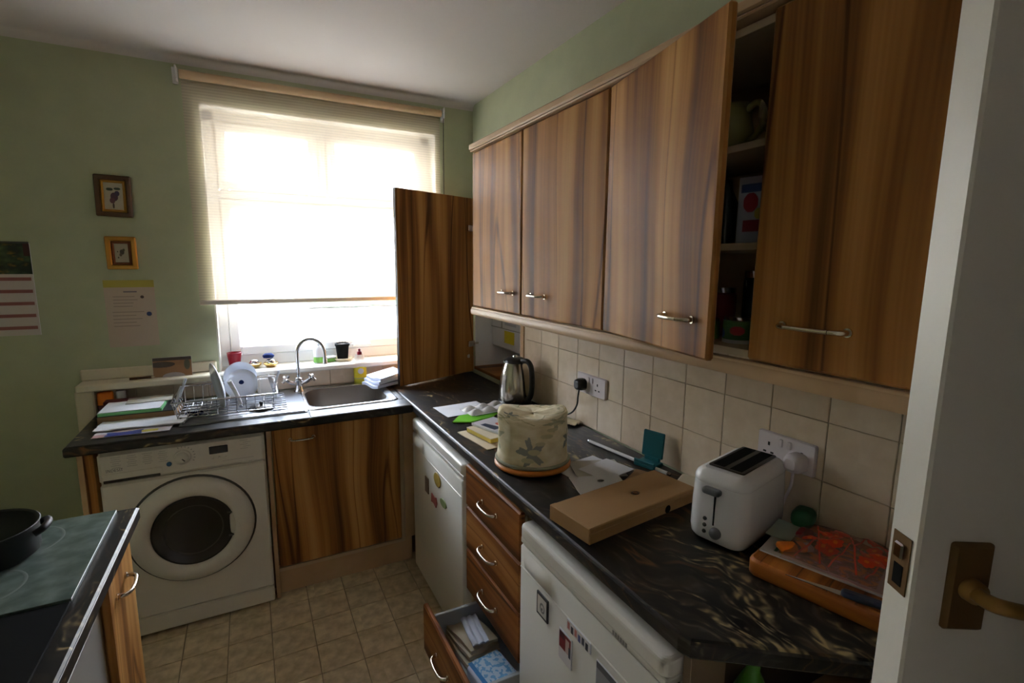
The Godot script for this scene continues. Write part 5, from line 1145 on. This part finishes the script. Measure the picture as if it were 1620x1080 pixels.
	# chrome rod, teal stand, white bits
	var rd := thing("white_rod", "long thin glossy white rod lying along the back of the worktop", "rod", Vector3(-0.097, y + 0.0065, 1.625), PI / 2 + 0.13)
	obj("shaft", tube([Vector3(-0.192, 0, 0), Vector3(0.0, 0, 0), Vector3(0.192, 0, 0)], 0.006, 14), M.upvc, rd)
	for s in [-1.0, 1.0]: obj("end_cap", lathe([[Vector2(0.0065, -0.006), Vector2(0.0065, 0.004), Vector2(0.0, 0.006)]], 14), M.steel, rd, Vector3(s * 0.192, 0, 0), Vector3(0, 0, -s * PI / 2))
	var tl := thing("teal_stand", "teal green plastic stand by the tiled wall", "stand", Vector3(-0.055, y, 1.712), -1.30)
	obj("back", bx(Vector3(0.082, 0.092, 0.010), 0.003), M.teal, tl, Vector3(0, 0.072, -0.008), Vector3(-0.10, 0, 0))
	obj("foot", boxes([span(Vector3(-0.041, 0.0, -0.012), Vector3(0.041, 0.014, 0.050)), span(Vector3(-0.03, 0.012, -0.012), Vector3(0.03, 0.04, 0.0))], 0.003), M.teal, tl)
	obj("lip", boxes([span(Vector3(-0.041, 0.012, 0.040), Vector3(0.041, 0.026, 0.050))], 0.003), M.teal, tl)
	var wt := thing("folded_cloth", "small folded white cloth tucked behind the toaster", "cloth", Vector3(-0.088, y, 1.915), 0.5)
	for q in 2: obj("layer", rounded(0.10 - 0.01 * q, 0.075, 0.014, 0.012, 0.006), M.cloth_cream, wt, Vector3(0.004 * q, 0.0138 * q, 0.003 * q))
	paper_item("paper_scrap", "small beige paper scrap against the tiles behind the tea cosy", "paper", Vector3(-0.055, y, 1.195), 0.4, 0.07, 0.10, 0.004, M.paper_cream, 0.012, 61, 2.5)
	toaster()
	# chopping board with its clutter
	var ch := thing("chopping_board", "thick wooden chopping board at the doorway end of the worktop", "board", Vector3(-0.309, y, 2.290), 0.235)
	obj("slab", stack(shift(rrect(0.285, 0.335, 0.022, 6), Vector2(0.1425, 0.1675)), [Vector2(0.004, 0), Vector2(0, 0.005), Vector2(0, 0.032), Vector2(0.002, 0.037), Vector2(0.007, 0.040)], true), M.board_wood, ch)
	var yb := y + 0.0405
	var mi := blank(128, 128, rgb(206, 202, 196)); mi.fill_rect(Rect2i(12, 14, 116, 104), rgb(110, 92, 56)); var nz := noise(71, 1.0, 2)
	for yy in range(14, 118):
		for xx in range(12, 128):
			var v := nz.get_noise_2d(xx * 0.05, yy * 0.05)
			if v > 0.25: mi.set_pixel(xx, yy, rgb(210, 150, 40))
			elif v < -0.3: mi.set_pixel(xx, yy, rgb(40, 90, 50))
			elif absf(v) < 0.06: mi.set_pixel(xx, yy, rgb(180, 170, 190))
	var mg := thing("magazine", "food magazine with a white margin on the chopping board", "magazine", Vector3(-0.143, yb, 2.376), 0.30)
	obj("pages", bx(Vector3(0.175, 0.004, 0.24), 0.001), M.paper_white, mg, Vector3(0, 0.002, 0)); obj("print", quad(0.175, 0.24), print_mat("magazine_print", mi, 0.35), mg, Vector3(0, 0.0043, 0), Vector3(-PI / 2, 0, 0))
	var gp := thing("green_packet", "dark green packet standing against the tiles behind the magazine", "packet", Vector3(-0.058, yb, 2.262), 0.0)
	obj("bag", rounded(0.065, 0.05, 0.045, 0.018, 0.016), M.dark_green, gp); gp.rotation.y = 0.3
	paper_item("leaf_card", "green and white card poking out at the back edge of the chopping board", "card", Vector3(-0.135, yb + 0.0046, 2.262), 0.3, 0.10, 0.055, 0.0012, mat("card_pale", rgb(176, 190, 176), 0.5), 0.003, 72)
	var sw := thing("sweet_wrapper", "orange, white and black sweet wrapper on the magazine", "wrapper", Vector3(-0.200, yb + 0.0055, 2.325), -0.5)
	obj("bar", rounded(0.065, 0.030, 0.016, 0.008, 0.007), M.orange, sw); obj("band", boxes([span(Vector3(0.004, 0.001, -0.0155), Vector3(0.016, 0.0168, 0.0155))], 0.004), M.black_plastic, sw); obj("end", rounded(0.022, 0.026, 0.012, 0.006, 0.004), M.paper_white, sw, Vector3(0.036, 0.001, 0))
	var rw := thing("red_wrapper", "small red wrapper beside the orange sweet wrapper", "wrapper", Vector3(-0.115, yb + 0.0055, 2.302), 0.3)
	obj("foil", rounded(0.045, 0.032, 0.014, 0.008, 0.006), M.red_plastic, rw)
	# net bag printed with orange blossoms
	var bim := Image.create(192, 192, false, Image.FORMAT_RGBA8); bim.fill(Color(0.78, 0.52, 0.48, 0.26))
	var rr := RandomNumberGenerator.new(); rr.seed = 5
	for q in 13:
		var cx := rr.randi_range(60, 178); var cy := rr.randi_range(20, 174)
		for p in 6:
			disc(bim, cx + 8 * cos(TAU * p / 6), cy + 8 * sin(TAU * p / 6), 5.5, Color(0.86, 0.26, 0.08, 0.96))
		disc(bim, cx, cy, 4, Color(0.92, 0.46, 0.10, 1.0))
	for q in 3:
		for t in 160: disc(bim, 16 + t, 20 + 55 * q + 0.25 * t, 1.6, Color(0.84, 0.30, 0.16, 0.9))
	var nm := print_mat("blossom_film", bim, 0.35); nm.transparency = BaseMaterial3D.TRANSPARENCY_ALPHA
	var nb := thing("film_bag", "crumpled red see-through bag printed with orange flowers", "bag", Vector3(-0.125, yb + 0.0055, 2.415), 0.30)
	var nz2 := noise(81, 3.2, 2)
	obj("film", sheet(0.215, 0.23, 0.0008, func(u, v): return 0.004 + 0.040 * pow(sin(PI * clampf(u, 0.02, 0.98)) * sin(PI * clampf(v, 0.02, 0.98)), 0.5) * (0.75 + 0.45 * nz2.get_noise_2d(u, v)), 30), nm, nb)
	var kn := thing("paring_knife", "small knife with a dark blue handle at the chopping board's front", "knife", Vector3(-0.262, yb + 0.006, 2.470), -1.15)
	obj("blade", slab(PackedVector2Array([Vector2(-0.10, 0.0), Vector2(0.0, -0.009), Vector2(0.0, 0.008)]), 0.0016, 0.0005), M.chrome, kn)
	obj("handle", rounded(0.085, 0.020, 0.013, 0.008, 0.005), mat("navy_plastic", rgb(24, 36, 60), 0.35), kn, Vector3(0.042, -0.002, 0))

func oval_poly(w: float, h: float) -> PackedVector2Array:
	var p := PackedVector2Array()
	for k in 20: p.append(Vector2(w / 2 * cos(TAU * k / 20), h / 2 * sin(TAU * k / 20)))
	return p

func ring_pts(r: float, n: int) -> Array:
	var p := []; for k in n: p.append(Vector3(r * cos(TAU * k / n), 0, r * sin(TAU * k / n)))
	return p

func shift(p: PackedVector2Array, by: Vector2) -> PackedVector2Array:
	var o := PackedVector2Array(); for q in p: o.append(q + by)
	return o

func cosy_mesh() -> ArrayMesh:
	var st := new_st(); st.set_smooth_group(0)
	var nz := noise(19, 1.0, 2); var rows := []
	var n := 72
	# two halves of cloth sewn along a seam: round at the bottom, flattened to a wide ridge with corner ears at the top
	var prof := [[0.0, 0.99, 0.0], [0.03, 1.02, 0.0], [0.2, 0.98, 0.01], [0.45, 0.965, 0.03], [0.65, 0.965, 0.05], [0.82, 0.975, 0.09], [0.93, 0.975, 0.14], [0.985, 0.94, 0.2], [1.01, 0.86, 0.26], [1.0, 0.62, 0.26], [0.985, 0.3, 0.2], [0.98, 0.0, 0.2]]
	for i in prof.size():
		var h: float = prof[i][0]; var s: float = prof[i][1]; var f: float = prof[i][2]
		var row := []
		for j in n:
			var a := TAU * j / n
			var ca := cos(a); var sa := sin(a)
			var ex := lerpf(1.0, 0.8, f)
			var x := 0.125 * s * signf(ca) * pow(absf(ca), ex); var z := 0.118 * s * (1.0 - 0.42 * f) * signf(sa) * pow(absf(sa), ex)
			var yy := 0.170 * h + 0.085 * f * s * pow(absf(ca), 4.0) - 0.016 * f * (1.0 - absf(ca))
			var w := nz.get_noise_3d(ca * 1.6, h * 2.2, sa * 1.6) * 0.008 * (0.4 + h) + 0.0035 * f * sin(a * 9.0)
			row.append(Vector3(x + ca * w, yy + w * 0.7 * f, z + sa * w))
		rows.append(row)
	strip(st, rows, true); st.generate_normals()
	return st.commit()

func cosy_hem() -> ArrayMesh:
	var p := []
	for j in 60:
		var a := TAU * j / 60
		p.append(Vector3(0.1265 * cos(a), 0.007, 0.1195 * sin(a)))
	return tube(p, 0.0065, 10, true)

func cosy_mat() -> StandardMaterial3D:
	var w := 512; var h := 256
	var im := Image.create(w, h, false, Image.FORMAT_RGB8); var nz := noise(23, 1.0, 3)
	for y in h:
		for x in w:
			var t := 0.5 + 0.8 * nz.get_noise_2d(x * 0.02, y * 0.03)
			im.set_pixel(x, y, rgb(250, 240, 212).lerp(rgb(224, 210, 168), clampf(t, 0, 1)))
	var rr := RandomNumberGenerator.new(); rr.seed = 9
	for q in 9:                                            # lobed leaves
		var cx := 18 + 57 * q + rr.randi_range(-8, 8); var cy: int = [170, 110, 205, 70][q % 4] + rr.randi_range(-12, 12)
		var rot := rr.randf() * TAU; var big := 34.0 if q % 3 else 24.0
		var col: Color = [rgb(104, 114, 112), rgb(158, 160, 126), rgb(118, 124, 124)][q % 3]
		for y in range(-44, 44):
			for x in range(-44, 44):
				var r := sqrt(x * x + y * y); var a := atan2(y, x) + rot
				if r < big * (0.30 + 0.70 * pow(absf(cos(a * 2.5)), 2.2)) * (1.0 + 0.12 * sin(a * 17.0)) and cy + y >= 0 and cy + y < h:
					var px := posmod(cx + x, w)
					im.set_pixel(px, cy + y, im.get_pixel(px, cy + y).lerp(col, 0.7))
	for q in 12:
		for p in 5: disc(im, posmod(q * 43 + 14 * p, w), clampf(40 + 17 * ((q * 3 + p) % 11), 8, h - 9), 6.0 + p, rgb(206, 198, 158), 1.5, 0.6)
	for q in 8:                                             # wandering stems
		for t in 120:
			disc(im, posmod(q * 64 + t, w), clampf(60 + 22 * (q % 5) + 18 * sin(t * 0.06 + q), 2, h - 3), 1.2, rgb(160, 152, 100))
	var m := mat("cosy_cloth", Color.WHITE, 0.9)
	m.albedo_texture = ImageTexture.create_from_image(im)
	return m

func toaster():
	var y := 0.9055
	var t := thing("toaster", "white two-slice toaster with grey lever", "toaster", Vector3(-0.163, y, 2.150), 0.222)
	var L := 0.264; var W := 0.152; var H := 0.192
	obj("feet", boxes([span(Vector3(-0.11, 0.0, -0.05), Vector3(0.11, 0.012, 0.05))], 0.004), M.black_plastic, t)
	obj("body", stack(rrect(L, W, 0.040, 8), [Vector2(0.010, 0.008), Vector2(0.003, 0.016), Vector2(0.0, 0.035), Vector2(0.001, 0.10), Vector2(0.004, 0.155), Vector2(0.0045, 0.158)]), M.toaster_white, t)
	obj("top_cover", stack(rrect(L, W, 0.040, 8), [Vector2(0.005, 0.158), Vector2(0.0035, 0.161), Vector2(0.0045, 0.170), Vector2(0.009, 0.180), Vector2(0.017, 0.187), Vector2(0.027, 0.190)]), M.toaster_white, t)
	var pl := obj("slot_plate", stack(rrect(0.192, 0.092, 0.006, 3), [Vector2(0.0, 0.0), Vector2(0.0, 0.002), Vector2(0.0015, 0.0035)]), M.drum_steel, t, Vector3(0.008, H - 0.001, 0))
	for s in [-1.0, 1.0]:
		obj("slot", boxes([span(Vector3(-0.088, 0.002, s * 0.022 - 0.015), Vector3(0.092, 0.0042, s * 0.022 + 0.015))], 0.0), M.black_matt, pl)
	obj("lever_slit", bx(Vector3(0.006, 0.082, 0.004), 0.0), M.black_matt, t, Vector3(-L / 2 + 0.0026, 0.098, 0.0))
	obj("lever", rounded(0.026, 0.046, 0.014, 0.010, 0.005), M.lever_grey, t, Vector3(-L / 2 - 0.006, 0.140, -0.006))
	obj("dial", lathe([[Vector2(0.0145, 0.0), Vector2(0.014, 0.009), Vector2(0.009, 0.013), Vector2(0.0, 0.014)]], 24), M.lever_grey, t, Vector3(-L / 2 + 0.001, 0.040, 0.008), Vector3(0, 0, PI / 2))
	for k in 3: obj("button", lathe([[Vector2(0.0055, 0.0), Vector2(0.005, 0.004), Vector2(0.0, 0.005)]], 14), M.magnet_dark, t, Vector3(-L / 2 + 0.002, 0.034 + 0.017 * k, -0.022), Vector3(0, 0, PI / 2))
